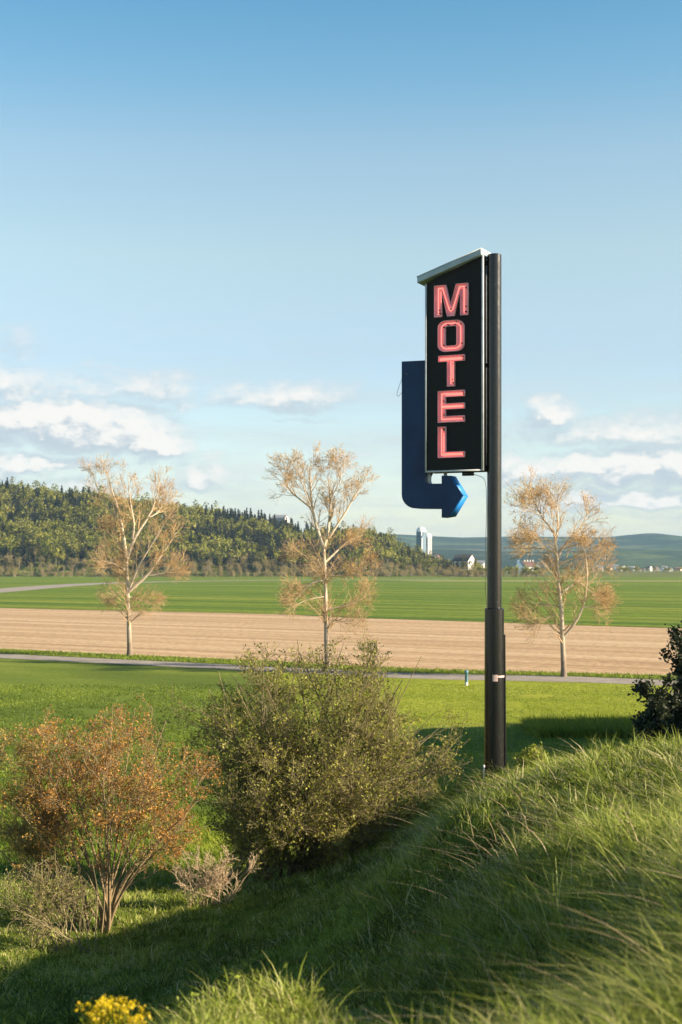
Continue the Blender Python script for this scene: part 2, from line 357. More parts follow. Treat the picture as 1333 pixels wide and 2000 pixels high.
# ------------------------------------------------------------------ terrain
CP = [  # x, y, z control points of the motel's bank, plus unseen ridge and mound added for shade
 (-12,-6,-3.0),(-4,-6,-2.0),(0,-6,-1.7),(5,-6,-1.3),(14,-6,-.8),
 (-10,0,-3.2),(-4,0,-2.2),(0,0,-1.68),(3,0,-1.45),(8,0,-1.15),(16,0,-.8),
 (-6,5,-3.4),(-2,5,-2.5),(-1,5,-1.88),(.05,5,-1.72),(.65,5.2,-2.05),(1.2,5,-1.55),(2.3,4.6,-1.2),(5,5,-1.1),(12,5,-.8),
 (-6,7,-4.1),(-1.7,7,-3.1),(-.35,6.8,-2.02),(.7,6.1,-2.32),(.5,7,-2.5),(1.0,7,-2.38),(1.7,7.2,-1.72),(1.4,6,-1.62),(3,7,-1.4),(6,7,-1.4),
 (-2.4,10,-4.0),(-.5,10,-3.6),(.3,10,-3.15),(1.0,10,-2.42),(1.45,10,-2.06),(2.4,10,-1.86),(5,10,-1.65),(10,10,-1.4),(-8,10,-4.4),
 (-3.4,14,-4.55),(-.5,14,-4.15),(.4,14,-3.45),(1.15,14,-2.52),(1.9,14,-2.34),(2.7,14,-2.18),(3.6,14,-2.05),(6,14,-1.85),(12,14,-1.7),(-9,14,-4.8),
 (3.85,16,-2.06),(1.3,16,-2.85),
 (-4.4,18,-4.95),(-.8,18,-4.75),(.4,18,-4.1),(1.4,18,-3.15),(2.1,18,-2.86),(3.1,18,-2.5),(4.6,18,-2.3),(9,18,-2.1),
 (-5.3,22,-5.15),(-1,22,-5.0),(.3,22,-4.65),(1.4,22,-4.0),(2.2,22,-3.5),(3.4,21,-3.05),(5.3,21,-2.85),
 (-5.8,24.5,-5.4),(-.2,24.5,-5.15),(1.3,24.5,-4.2),(2.6,24,-3.55),(4,24.5,-3.6),(6.5,24.5,-3.3),(12,24,-2.2),
 (-12,24,-5.6),(-12,18,-5.2),
 (-8,30,-6.0),(0,30,-5.9),(3,29,-5.4),(7.8,29,-4.9),(12,30,-1.6),(20,30,-1.0),
 (-10,40,-6.7),(0,40,-6.7),(6,40,-6.4),(10.4,40,-5.9),(14.5,40,-1.2),(22,40,-1.0),  # steep ridge out of frame at right, raised to shade the gully
 (-12,52,-7),(0,52,-7),(8,52,-6.95),(13.2,52,-6.6),(16.6,51,-1.0),(26,50,-1.0),(17.6,57.5,-1.4),(14.5,57,-6.7),(-14,64,-7),(0,64,-7),(17,63,-7),(24,63,-6),(30,62,-4),(24,72,-7),(10,75,-7),(-10,75,-7)]
CP = np.array(CP, float)
def tps_fit(P, lam=.02):
    n = len(P); d = np.linalg.norm(P[:, None, :2]-P[None, :, :2], axis=2)
    K = np.where(d > 0, d*d*np.log(d+1e-12), 0) + lam*np.eye(n)
    A = np.zeros((n+3, n+3)); A[:n, :n] = K; A[:n, n] = 1; A[:n, n+1:] = P[:, :2]; A[n, :n] = 1; A[n+1:, :n] = P[:, :2].T
    return np.linalg.solve(A, np.concatenate([P[:, 2], [0, 0, 0]]))
TW = tps_fit(CP)
def tps(x, y):
    n = len(CP); out = np.full(x.shape, TW[n]) + TW[n+1]*x + TW[n+2]*y
    for i in range(n):
        d2 = (x-CP[i, 0])**2+(y-CP[i, 1])**2
        out += TW[i]*.5*d2*np.log(d2+1e-12)
    return out
def sstep(a, b, t): t = np.clip((t-a)/(b-a), 0, 1); return t*t*(3-2*t)
def HT(x, y):
    x = np.asarray(x, float); y = np.asarray(y, float); x, y = np.broadcast_arrays(x, y)
    xc = np.clip(x, -13, 28); yc = np.clip(y, -6, 74)
    z = tps(xc, yc)
    w = sstep(58, 74, y)
    wl_ = sstep(-12, -30, x); wr = sstep(26, 60, x)
    z = np.clip(z, -7.0, -.6)
    z = z*(1-w) + (-7)*w
    lf = -7 + (z+7)*(1-.6*wl_)
    z = np.where(x < -12, lf, z)
    near = 1-sstep(40, 70, y)
    z = z + near*(.10*(fbm(x*.9+3, y*.9, 5)-.5) + .05*(fbm(x*3, y*3, 9)-.5))
    return z

mb = MB()
ys = np.concatenate([np.linspace(-12, 3.8, 18), np.geomspace(4, 80, 330), np.geomspace(82, 14000, 90)])
ts = np.concatenate([np.linspace(-3, -.36, 30), np.linspace(-.35, .35, 240), np.linspace(.36, 3, 40)])
Y, T = np.meshgrid(ys, ts, indexing='ij'); X = T*(np.abs(Y)+8)
Z = np.where(Y < 80, HT(X, Y), -7.0)
nr, ncol = Y.shape
I = (np.arange(nr-1)[:, None]*ncol+np.arange(ncol-1)[None, :]).ravel()
mb.add(np.stack([X, Y, Z], -1).reshape(-1, 3), np.stack([I, I+1, I+ncol+1, I+ncol], 1))
g = mb.build('ground', M['ground'], smooth=True); tag(g, kind='structure')

def gpt(px, py): y = 7*FPX/(py-HY); return ((px-CX)*y/FPX, y)
def sheet(name, near, far, z, m, n=60):
    """a strip between two polylines given in plan"""
    def rs(P):
        P = np.array(P, float); d = np.concatenate([[0], np.cumsum(np.linalg.norm(np.diff(P, axis=0), axis=1))])
        t = np.linspace(0, d[-1], n); return np.stack([np.interp(t, d, P[:, 0]), np.interp(t, d, P[:, 1])], 1)
    a = rs(near); b = rs(far)
    rows = 5; V = np.concatenate([np.hstack([a*(1-k/(rows-1))+b*k/(rows-1), np.full((n, 1), z)]) for k in range(rows)])
    I = (np.arange(rows-1)[:, None]*n+np.arange(n-1)[None, :]).ravel()
    q = MB(); q.add(V, np.stack([I, I+1, I+n+1, I+n], 1)); o = q.build(name, m); tag(o, kind='structure'); return o
def wob(P, a=.5, n=60):
    P = np.array(P, float); d = np.concatenate([[0], np.cumsum(np.linalg.norm(np.diff(P, axis=0), axis=1))])
    t = np.linspace(0, d[-1], n); Q = np.stack([np.interp(t, d, P[:, 0]), np.interp(t, d, P[:, 1])], 1)
    Q[:, 1] += a*(fbm(t*.3, t*0, 3)-.5)*2; return Q
road_c = np.array([(-120,150),(-60,128.5),(-28,111.8),(-6.8,98),(5,90.3),(14,88.2),(21,84.5),(40,74),(90,55)], float)
# lawn between bank and track, track, verge, tilled field, crop, stubble strip
sheet('lawn_turf', wob([(-3,60),(-1,61),(6,63.5),(12,63.2),(16,66),(24,72),(50,62)], .5), [(-5,94.6),(-4,94.2),(5,88.6),(14,86.5),(21,82.8),(40,72),(50,68)], -6.990, M['lawn'])
rn = road_c.copy(); rn[:, 1] -= 2.3; rf = road_c.copy(); rf[:, 1] += 2.3
sheet('gravel_track', rn, rf, -6.980, M['gravel'])
vf = np.array([(-130,166),(-60,134),(-28.8,120),(-7.5,106),(5.3,96.6),(14,93.2),(22,90.5),(40,80),(90,62)], float)
sheet('verge', rf+np.array([0, .0]), wob(vf, .8), -6.970, M['verge'])
pf = np.array([(-260,420),(-57,237),(-9.5,207),(2.3,191),(38,159),(80,134),(140,100)], float)
sheet('tilled_field', wob(vf, .8), wob(pf, .5), -6.965, M['plough'])
sheet('crop_field', wob(pf, .5), [(-500,800),(-160,840),(-20,830),(200,850),(330,800),(600,700)], -6.930, M['crop'])
sheet('stubble_strip', [(40,640),(120,640),(330,640)], [(20,705),(120,705),(350,700)], -6.915, M['strip'])
fr = np.array([(-95,230),(-96,300),(-97,405),(-101,499),(-98,589),(-76,650),(-28,715),(60,760)], float)
def ribbon(name, P, w, z, m, n=80):
    d = np.concatenate([[0], np.cumsum(np.linalg.norm(np.diff(P, axis=0), axis=1))]); t = np.linspace(0, d[-1], n)
    Q = np.stack([np.interp(t, d, P[:, 0]), np.interp(t, d, P[:, 1])], 1)
    for _ in range(30): Q[1:-1] = (Q[:-2]+Q[2:]+2*Q[1:-1])/4
    T_ = np.gradient(Q, axis=0); T_ /= np.linalg.norm(T_, axis=1, keepdims=True); N_ = np.stack([-T_[:, 1], T_[:, 0]], 1)
    V = np.concatenate([np.hstack([Q+N_*w/2, np.full((n, 1), z)]), np.hstack([Q-N_*w/2, np.full((n, 1), z)])])
    I = np.arange(n-1); q = MB(); q.add(V, np.stack([I, I+n, I+n+1, I+1], 1)); o = q.build(name, m); tag(o, kind='structure')
ribbon('road', fr, 15, -6.905, M['gravel'])

# wooded hill and far hills
SKY = np.array([(-400,900),(-150,925),(0,946),(100,960),(180,966),(230,974),(330,988),(480,1004),(530,1012),(600,1032),(700,1034),(760,1048),(820,1070),(880,1097),(960,1112),(1400,1114)], float)
def HW(x, y):
    x = np.asarray(x, float); y = np.asarray(y, float)
    px = CX + FPX*x/1150.0
    top = (HY-np.interp(px, SKY[:, 0], SKY[:, 1]))*1150/FPX - 12
    top = np.maximum(top, -6.0)
    t = np.clip((y-960)/(1150-960), 0, 1); t = t**.85
    return -7 + (top+7)*t + 1.5*(fbm(x*.02, y*.02, 3)-.5)*t
xs = np.linspace(-520, 900, 150); yy = np.linspace(955, 1700, 50)
XX, YY = np.meshgrid(xs, yy); ZZ = HW(XX, YY) - np.where(YY > 1550, (YY-1550)*.1, 0)
ZZ[0] = -7.3
q = MB(); n_ = len(xs); I = (np.arange(len(yy)-1)[:, None]*n_+np.arange(n_-1)[None, :]).ravel()
q.add(np.stack([XX, YY, ZZ], -1).reshape(-1, 3), np.stack([I, I+1, I+n_+1, I+n_], 1)); tag(q.build('wooded_hill', M['woodfloor'], smooth=True), kind='structure')
xs = np.linspace(-4500, 4500, 240); yy = np.linspace(2700, 6400, 80); XX, YY = np.meshgrid(xs, yy)
def ridge(x):
    p = CX+FPX*x/5200
    h = np.interp(p, [-2000, 300, 760, 900, 1000, 1180, 1215, 1260, 1300, 1340, 2500], [1050, 1048, 1044, 1051, 1049, 1050, 1046, 1042, 1047, 1050, 1052])
    return (HY-h)*5200/FPX
tt = np.clip((YY-2700)/2500, 0, 1)
ZZ = -7.5 + (ridge(XX)+7)*(.42*sstep(0, .45, tt)+.58*sstep(.5, 1, tt)) + 22*(fbm(XX/500, YY/500, 11)-.5)*sstep(0, .3, tt)*(1-.6*sstep(.85, 1, tt))
ZZ = np.where(YY > 5300, ZZ-(YY-5300)*.05, ZZ)
q = MB(); n_ = len(xs); I = (np.arange(len(yy)-1)[:, None]*n_+np.arange(n_-1)[None, :]).ravel()
q.add(np.stack([XX, YY, ZZ], -1).reshape(-1, 3), np.stack([I, I+1, I+n_+1, I+n_], 1)); tag(q.build('far_hills', M['hills'], smooth=True), kind='structure')

# air
q = MB(); q.box(-5200, 5200, -60, 6600, -8.6, 135); hz = q.build('haze', []); tag(hz, kind='stuff')
hm = bpy.data.materials.new('pale_air'); hm.use_nodes = True; hn = hm.node_tree; hn.nodes.clear()
pv = hn.nodes.new('ShaderNodeVolumePrincipled'); pv.inputs['Density'].default_value = 0.00007; pv.inputs['Color'].default_value = (.42, .70, 1.0, 1)
pv.inputs['Anisotropy'].default_value = 0.0
ho = hn.nodes.new('ShaderNodeOutputMaterial'); hn.links.new(pv.outputs[0], ho.inputs['Volume']); hz.data.materials.append(hm)

# ------------------------------------------------------------------ the motel sign
SA = R(26); SO = np.array([2.587, 24.0]); SR = np.array([cos(SA), -sin(SA)]); SN = np.array([-sin(SA), -cos(SA)])
def sp(U, N, z): p = SO+SR*U+SN*N; return (p[0], p[1], z)
def face(px, py, N):
    k = (px-CX)/FPX   # the point of the plane N that stands at this bearing and height
    U = (k*(SO[1]+SN[1]*N) - SO[0]-SN[0]*N)/(SR[0]-k*SR[1])
    y = SO[1]+SR[1]*U+SN[1]*N
    return U, (HY-py)*y/FPX
base_z = -4.1
sign = empty('motel_sign', (SO[0], SO[1], base_z)); tag(sign, 'tall black motel sign with pink neon letters and blue arrow on black pole', 'sign')
def ps(mbx, name, m, smooth=False, parent=None):
    """build in world coordinates, then hang under the sign"""
    o = mbx.build(name, m, None, smooth)
    me = o.data; off = np.array([SO[0], SO[1], base_z]); co = np.empty(len(me.vertices)*3, np.float32); me.vertices.foreach_get('co', co)
    co = co.reshape(-1, 3)-off; me.vertices.foreach_set('co', co.ravel().astype(np.float32)); me.update()
    o.parent = parent or sign
    return o
def shade_auto(o, ang=40):
    for p in o.data.polygons: p.use_smooth = True
    try: o.data.set_sharp_from_angle(angle=R(ang))
    except Exception: pass
def lathe(mbx, cx, cy, prof, k=48, dx=None):
    V = []; 
    for (r, z) in prof:
        for j in range(k): V.append((cx+r*cos(2*pi*j/k), cy+r*sin(2*pi*j/k), z))
    n = len(prof); F = [(i*k+j, i*k+(j+1) % k, (i+1)*k+(j+1) % k, (i+1)*k+j) for i in range(n-1) for j in range(k)]
    mbx.add(V, F)
m_pole, n_, b_ = mat('pole_paint'); f = ntex(n_, 2.2, 8, .75, sc=(6, 6, 1)); 
n_.links.new(ramp(n_, f, [(.0, (.011, .011, .012)), (.62, (.014, .014, .014)), (.70, (.10, .095, .09))]), b_.inputs['Base Color'])
n_.links.new(ramp(n_, ntex(n_, 9, 8, .7, sc=(3, 3, .5)), [(.3, (.16,)*3), (.7, (.30,)*3)]), b_.inputs['Roughness'])
bump(n_, b_, ntex(n_, 14, 6, .6, sc=(2, 2, .6)), .25, .01)
zp = -0.70
q = MB(); lathe(q, SO[0], SO[1], [(.0, 5.262), (.10, 5.262), (.121, 5.25), (.122, zp+.02), (.124, zp-.1)])
pole = ps(q, 'pole', m_pole); shade_auto(pole, 9)
q = MB(); lathe(q, SO[0], SO[1], [(.125, zp), (.150, zp-.005), (.163, zp-.02), (.170, -4.3)])
slv = ps(q, 'pole_sleeve', m_pole); shade_auto(slv, 9)
q = MB(); q.cyl((SO[0]+.165, SO[1]-.03, -1.15), (SO[0]+.187, SO[1]-.02, -4.2), .020, .022, 12)
o = ps(q, 'conduit', m_pole); shade_auto(o)
q = MB()
for (zz, a0, hgt, wdt) in ((-1.87, 4.55, .035, .30), (-1.93, 4.42, .11, .09)):
    ang = np.linspace(a0, a0+wdt/.166, 6)
    V = [(SO[0]+.1695*cos(t), SO[1]+.1695*sin(t), z) for z in (zz, zz+hgt) for t in ang]
    q.add(V, [(i, i+1, i+7, i+6) for i in range(5)])
o = ps(q, 'paper_scrap', simple('torn_paper', (.6, .45, .40), .8))

UR = face(945, 700, .15)[0]; UL = face(832, 700, .15)[0]
zb = 1.612; ztR = 5.244; ztL = 4.845; NB = -.27
def ztop(U): return ztL+(ztR-ztL)*(U-UL)/(UR-UL)
q = MB(); q.prism([sp(UL, .15, zb), sp(UR, .15, zb), sp(UR, .15, ztop(UR)), sp(UL, .15, ztop(UL))], np.array(sp(0, NB, 0))-np.array(sp(0, .15, 0)))
cab = ps(q, 'cabinet', M['panel_black'])
# trim: raised pale angle around the face and the cabinet's narrow side
q = MB()
def bar(q, U0, U1, N0, N1, z00, z01, z10=None, z11=None):
    z10 = z00 if z10 is None else z10; z11 = z01 if z11 is None else z11
    V = [sp(U, N, z) for (U, za, zb_) in ((U0, z00, z01), (U1, z10, z11)) for N in (N0, N1) for z in (za, zb_)]
    q.add(V, [(0,1,3,2),(4,6,7,5),(0,4,5,1),(2,3,7,6),(0,2,6,4),(1,5,7,3)])
tw = .030
bar(q, UL-.004, UL+tw*.7, .146, .172, zb-.004, ztop(UL)-.01)
bar(q, UR-tw, UR+.006, .146, .172, zb-.004, ztop(UR)-.01)
bar(q, UL+tw*.7, UR-tw, .146, .170, zb-.006, zb+.022)
bar(q, UR+.001, UR+.013, .012, .045, zb+.05, ztop(UR)-.05)
ps(q, 'trim', M['trim'])
q = MB(); bar(q, UR-.02, UR+.004, .05, .142, zb+.01, ztop(UR)-.03); ps(q, 'side_panel', M['maroon'])
for z in (5.12, 3.39, 1.66):
    q = MB(); bar(q, UR+.004, .02, -.05, .075, z-.035, z+.035)
    q.cyl(sp(UR+.02, .08, z-.015), sp(UR+.02, .10, z-.015), .012, .012, 8)
    ps(q, 'clamp', M['black_paint'])
UcL = face(815, 700, .25)[0]; UcR = face(940, 700, .25)[0]
q = MB()
zl, zr = 4.850, 5.228
bar(q, UcL, UcR, .25, -.37, zl, zl+.104, zr, zr+.104)
cap = ps(q, 'cap', M['cap'])
bv = cap.modifiers.new('b', 'BEVEL'); bv.width = .006; bv.segments = 2
q = MB(); bar(q, UcL-.006, UcR+.006, .257, -.377, zl+.098, zl+.112, zr+.098, zr+.112); ps(q, 'drip_edge', M['trim'], parent=cap).location = (0, 0, 0)
# bottom fittings
q = MB(); u0, z0 = face(905, 928, .05); bar(q, u0, u0+.19, .02, .10, zb-.075, zb-.006); ps(q, 'transformer_box', M['black_paint'])

# letters
def letter(ch, x0, x1, y0, y1):
    Ua, zt_ = face(x0, y0, .155); Ub, _ = face(x1, y0, .155); _, z_b = face((x0+x1)/2, y1, .155); _, zt_ = face((x0+x1)/2, y0, .155)
    w = Ub-Ua; h = zt_-z_b
    loops = {'M': [[(0,0),(0,1),(.35,1),(.49,.40),(.645,1),(1,1),(1,0),(.775,0),(.765,.72),(.60,0),(.385,0),(.235,.72),(.235,0)]],
             'T': [[(0,.80),(0,1),(1,1),(1,.80),(.625,.80),(.625,0),(.335,0),(.335,.80)]],
             'E': [[(0,0),(0,1),(1,1),(1,.80),(.29,.80),(.29,.60),(1,.60),(1,.41),(.29,.41),(.29,.20),(1,.20),(1,0)]],
             'L': [[(0,0),(0,1),(.30,1),(.30,.19),(1,.19),(1,0)]]}
    def rr(a, b, c, d, r, rz):
        out = []
        for (cx, cy, s0) in ((c-r, d-rz, 0), (a+r, d-rz, 90), (a+r, b+rz, 180), (c-r, b+rz, 270)):
            for k in range(6): t = R(s0+k*18); out.append((cx+r*cos(t), cy+rz*sin(t)))
        return out
    if ch == 'O': loops['O'] = [rr(0, 0, 1, 1, .28, .22), rr(.29, .19, .715, .81, .07, .055)]
    LP = loops[ch]
    P3 = lambda p, N: sp(Ua+p[0]*w, N, z_b+p[1]*h)
    root = MB()   # channel: back plate and upright walls
    if ch == 'O':
        a, b = LP; n = len(a); V = [P3(p, .157) for p in a]+[P3(p, .157) for p in b]
        root.add(V, [(i, (i+1) % n, n+(i+1) % n, n+i) for i in range(n)])
    else:
        from mathutils.geometry import tessellate_polygon
        V = [P3(p, .157) for p in LP[0]]; tr = tessellate_polygon([[Vector(v) for v in V]]); root.add(V, [tuple(t) for t in tr])
    for lp in LP:
        n = len(lp); 
        V = [P3(p, .150) for p in lp]+[P3(p, .197) for p in lp]
        root.add(V, [(i, (i+1) % n, n+(i+1) % n, n+i) for i in range(n)])
        # thickness of the rim: an inner offset ring
        A = np.array(lp); c = np.array([(A[i-1]+A[(i+1) % n])/2 for i in range(n)])
        e1 = A-np.roll(A, 1, 0); e2 = np.roll(A, -1, 0)-A
        S_ = np.array([w, h]); e1 = e1*S_; e2 = e2*S_
        n1 = np.stack([e1[:, 1], -e1[:, 0]], 1); n1 /= np.linalg.norm(n1, axis=1, keepdims=True)
        n2 = np.stack([e2[:, 1], -e2[:, 0]], 1); n2 /= np.linalg.norm(n2, axis=1, keepdims=True)
        m_ = n1+n2; m_ /= (m_*n1).sum(1, keepdims=True)+1e-6
        area = .5*np.sum(A[:, 0]*np.roll(A[:, 1], -1)-np.roll(A[:, 0], -1)*A[:, 1])
        sgn = 1 if area < 0 else -1
        if ch == 'O' and lp is LP[1]: sgn = -sgn
        B = A + sgn*m_*.008/S_
        V = [P3(p, .197) for p in A]+[P3(p, .197) for p in B]; root.add(V, [(i, (i+1) % n, n+(i+1) % n, n+i) for i in range(n)])
        V = [P3(p, .158) for p in B]+[P3(p, .197) for p in B]; root.add(V, [(i, (i+1) % n, n+(i+1) % n, n+i) for i in range(n)])
    o = ps(root, 'letter', M['pink']); o['label'] = 'pink channel letter %s' % ch
    paths = {'M': [[(.12,.08),(.12,.90),(.24,.90),(.44,.22),(.49,.16),(.55,.22),(.75,.90),(.88,.90),(.88,.08)],[(.20,.45),(.20,.8)]],
             'O': [rr(.13, .10, .87, .90, .2, .16)+[(.87,.74)], ],
             'T': [[(.05,.90),(.92,.90)],[(.48,.80),(.48,.08)],[(.56,.78),(.56,.10)],[(.06,.86),(.90,.86)]],
             'E': [[(.93,.90),(.14,.90),(.14,.10),(.93,.10)],[(.14,.51),(.93,.51)],[(.14,.48),(.93,.48)],[(.3,.86),(.93,.86)]],
             'L': [[(.14,.93),(.14,.09),(.93,.09)],[(.22,.80),(.22,.13),(.93,.13)]]}[ch]
    q = MB()
    for pth in paths:
        V = np.array([P3(p, .180) for p in pth])
        for a_, b_ in zip(V[:-1], V[1:]): q.cyl(a_, b_, .0085, .0085, 8, cap=False)
    t = ps(q, 'neon_tube', M['neon'], True, o)
    dots = {'M': [(.15,.22),(.16,.12),(.49,.21),(.93,.86),(.93,.28),(.92,.12),(.96,.09)], 'O': [(.22,.80),(.38,.88),(.42,.84),(.65,.86),(.70,.93),(.85,.86),(.22,.22),(.90,.25)],
            'T': [(.92,.93),(.95,.85),(.55,.72),(.55,.22),(.57,.12),(.60,.07)], 'E': [(.92,.93),(.95,.87),(.21,.68),(.21,.24),(.94,.12),(.97,.08)],
            'L': [(.2,.92),(.26,.88),(.2,.74),(.2,.18),(.95,.13),(.97,.08)]}[ch]
    for d in dots:
        q = MB(); a_ = np.array(P3(d, .158)); b_ = np.array(P3(d, .196)); q.cyl(a_, b_, rng.uniform(.009, .016), .008, 8)
        ps(q, 'tube_support', M['wire'], False, o)
letter('M', 850, 916, 556, 618); letter('O', 857, 908, 626, 687); letter('T', 858, 909, 694, 755)
letter('E', 857, 909, 763, 825); letter('L', 857, 909, 833, 894)

# arrow
NA, NAb = .05, -.23
pts = [(785,706),(845,703),(845,900),(831,930),(831,938),(832,942),(836,944.5),(863,944.5),(863,929),(879,929),(903,968),(879,1008),(863,1011),(863,993.5),(812,993)]
for k in range(1, 8): t = R(90+k*90/7); pts.append((812+27*cos(t), 966+27*sin(t)))
P = []
for (a_, b_) in pts: U, z = face(a_, b_, NA); P.append(sp(U, NA, z))
q = MB(); q.prism(P, np.array(sp(0, NAb, 0))-np.array(sp(0, NA, 0)))
arrow = ps(q, 'arrow', M['navy'])
q = MB()   # returns on the head's two slanting edges, sunlight put into their colour
dv = np.array(sp(0, NAb, 0))-np.array(sp(0, NA, 0))
for (a_, b_) in (((879,929),(903,968)), ((903,968),(879,1008))):
    p0 = np.array(sp(face(*a_, NA)[0], NA, face(*a_, NA)[1])); p1 = np.array(sp(face(*b_, NA)[0], NA, face(*b_, NA)[1]))
    e = p1-p0; nrm = np.cross(e, dv); nrm /= np.linalg.norm(nrm)
    if nrm[0] < 0: nrm = -nrm
    V = np.array([p0, p1, p1+dv, p0+dv]); V2 = V+nrm*.004
    q.add(np.vstack([V, V2]), [(0,1,2,3),(4,7,6,5),(0,4,5,1),(1,5,6,2),(2,6,7,3),(3,7,4,0)])
ps(q, 'arrow_edge', M['sunlit_edge'], parent=arrow)
u1, z1 = face(838, 944, 0); u2, _ = face(870, 944, 0)
for u in (u1, u2): q = MB(); bar(q, u-.03, u+.03, .0, -.02, z1-.01, zb+.002); ps(q, 'hanger', M['trim'], parent=arrow)
# wires
def wire(pts, r, name='wire'):
    q = MB(); P = np.array(pts, float); n = len(P)
    t = np.linspace(0, n-1, n*6)
    Pi = np.stack([np.interp(t, np.arange(n), P[:, i]) for i in range(3)], 1)
    for _ in range(4): Pi[1:-1] = (Pi[:-2]+Pi[2:]+2*Pi[1:-1])/4
    q.tubes(Pi[None], np.full((1, len(Pi)), r), 6); return ps(q, name, M['wire'], True)
wire([at(787,735,24.45), at(781,752,24.45), at(775,770,24.45), at(778,775,24.45), at(786,766,24.45)], .004)
wire([at(918,924,23.95), at(932,928,23.9), at(945,933,23.86), at(950,945,23.84), at(951,1000,23.86), at(949,1060,23.88), at(951,1110,23.88), at(948,1150,23.86), at(951,1178,23.86), at(952,1190,23.84)], .005)

# ------------------------------------------------------------------ trees
def resample(P, n):
    P = np.array(P, float); d = np.concatenate([[0], np.cumsum(np.linalg.norm(np.diff(P, axis=0), axis=1))])
    t = np.linspace(0, d[-1], n); Q = np.stack([np.interp(t, d, P[:, i]) for i in range(3)], 1)
    for _ in range(2): Q[1:-1] = (Q[:-2]+Q[2:]+2*Q[1:-1])/4
    return Q
def grow(P, Rr, count, t0, t1, L, ang, up=0., wobble=.12, n=5, rr=.5, rmin=.004, bend=0., drift=None, Lt=.5):
    """children of every branch in P [M,n,3]"""
    M0, n0 = P.shape[:2]
    pi_ = np.repeat(np.arange(M0), count); K = len(pi_)
    t = t0+(t1-t0)*rng.random(K)**.8; s = t*(n0-1); i = np.minimum(s.astype(int), n0-2); f = (s-i)[:, None]
    pos = P[pi_, i]*(1-f)+P[pi_, i+1]*f; tan = P[pi_, i+1]-P[pi_, i]; tan /= np.linalg.norm(tan, axis=1, keepdims=True)+1e-9
    r0 = (Rr[pi_, i]*(1-f[:, 0])+Rr[pi_, i+1]*f[:, 0])*rr
    rv = rng.normal(size=(K, 3)); rv -= (rv*tan).sum(1, keepdims=True)*tan; rv /= np.linalg.norm(rv, axis=1, keepdims=True)+1e-9
    a = R(ang)*rng.uniform(.6, 1.3, K)[:, None]
    d = tan*np.cos(a)+rv*np.sin(a); d[:, 2] += up
    if drift is not None: d += np.array(drift)
    d /= np.linalg.norm(d, axis=1, keepdims=True)
    Ln = L*rng.uniform(.6, 1.25, K)*(1-Lt*t)
    u = np.linspace(0, 1, n)
    Q = pos[:, None, :]+d[:, None, :]*(u[None, :, None]*Ln[:, None, None])
    w = np.cumsum(rng.normal(size=(K, n, 3))*wobble, axis=1); w[:, 0] = 0
    Q = Q+w*(Ln/n)[:, None, None]
    Q[:, :, 2] += bend*(u**2)[None, :]*Ln[:, None]
    rad = np.maximum(r0[:, None]*(1-.8*u[None, :]), rmin)
    return Q, rad
def leafpts(P, per, t0=.3, jit=.04):
    M0, n0 = P.shape[:2]; pi_ = np.repeat(np.arange(M0), per); t = (t0+(1-t0)*rng.random(len(pi_)))*(n0-1)
    i = np.minimum(t.astype(int), n0-2); f = (t-i)[:, None]
    return P[pi_, i]*(1-f)+P[pi_, i+1]*f+rng.normal(size=(len(pi_), 3))*jit
def shift(mesh_obj, off):
    me = mesh_obj.data; co = np.empty(len(me.vertices)*3, np.float32); me.vertices.foreach_get('co', co)
    me.vertices.foreach_set('co', (co.reshape(-1, 3)-np.array(off)).ravel().astype(np.float32)); me.update()

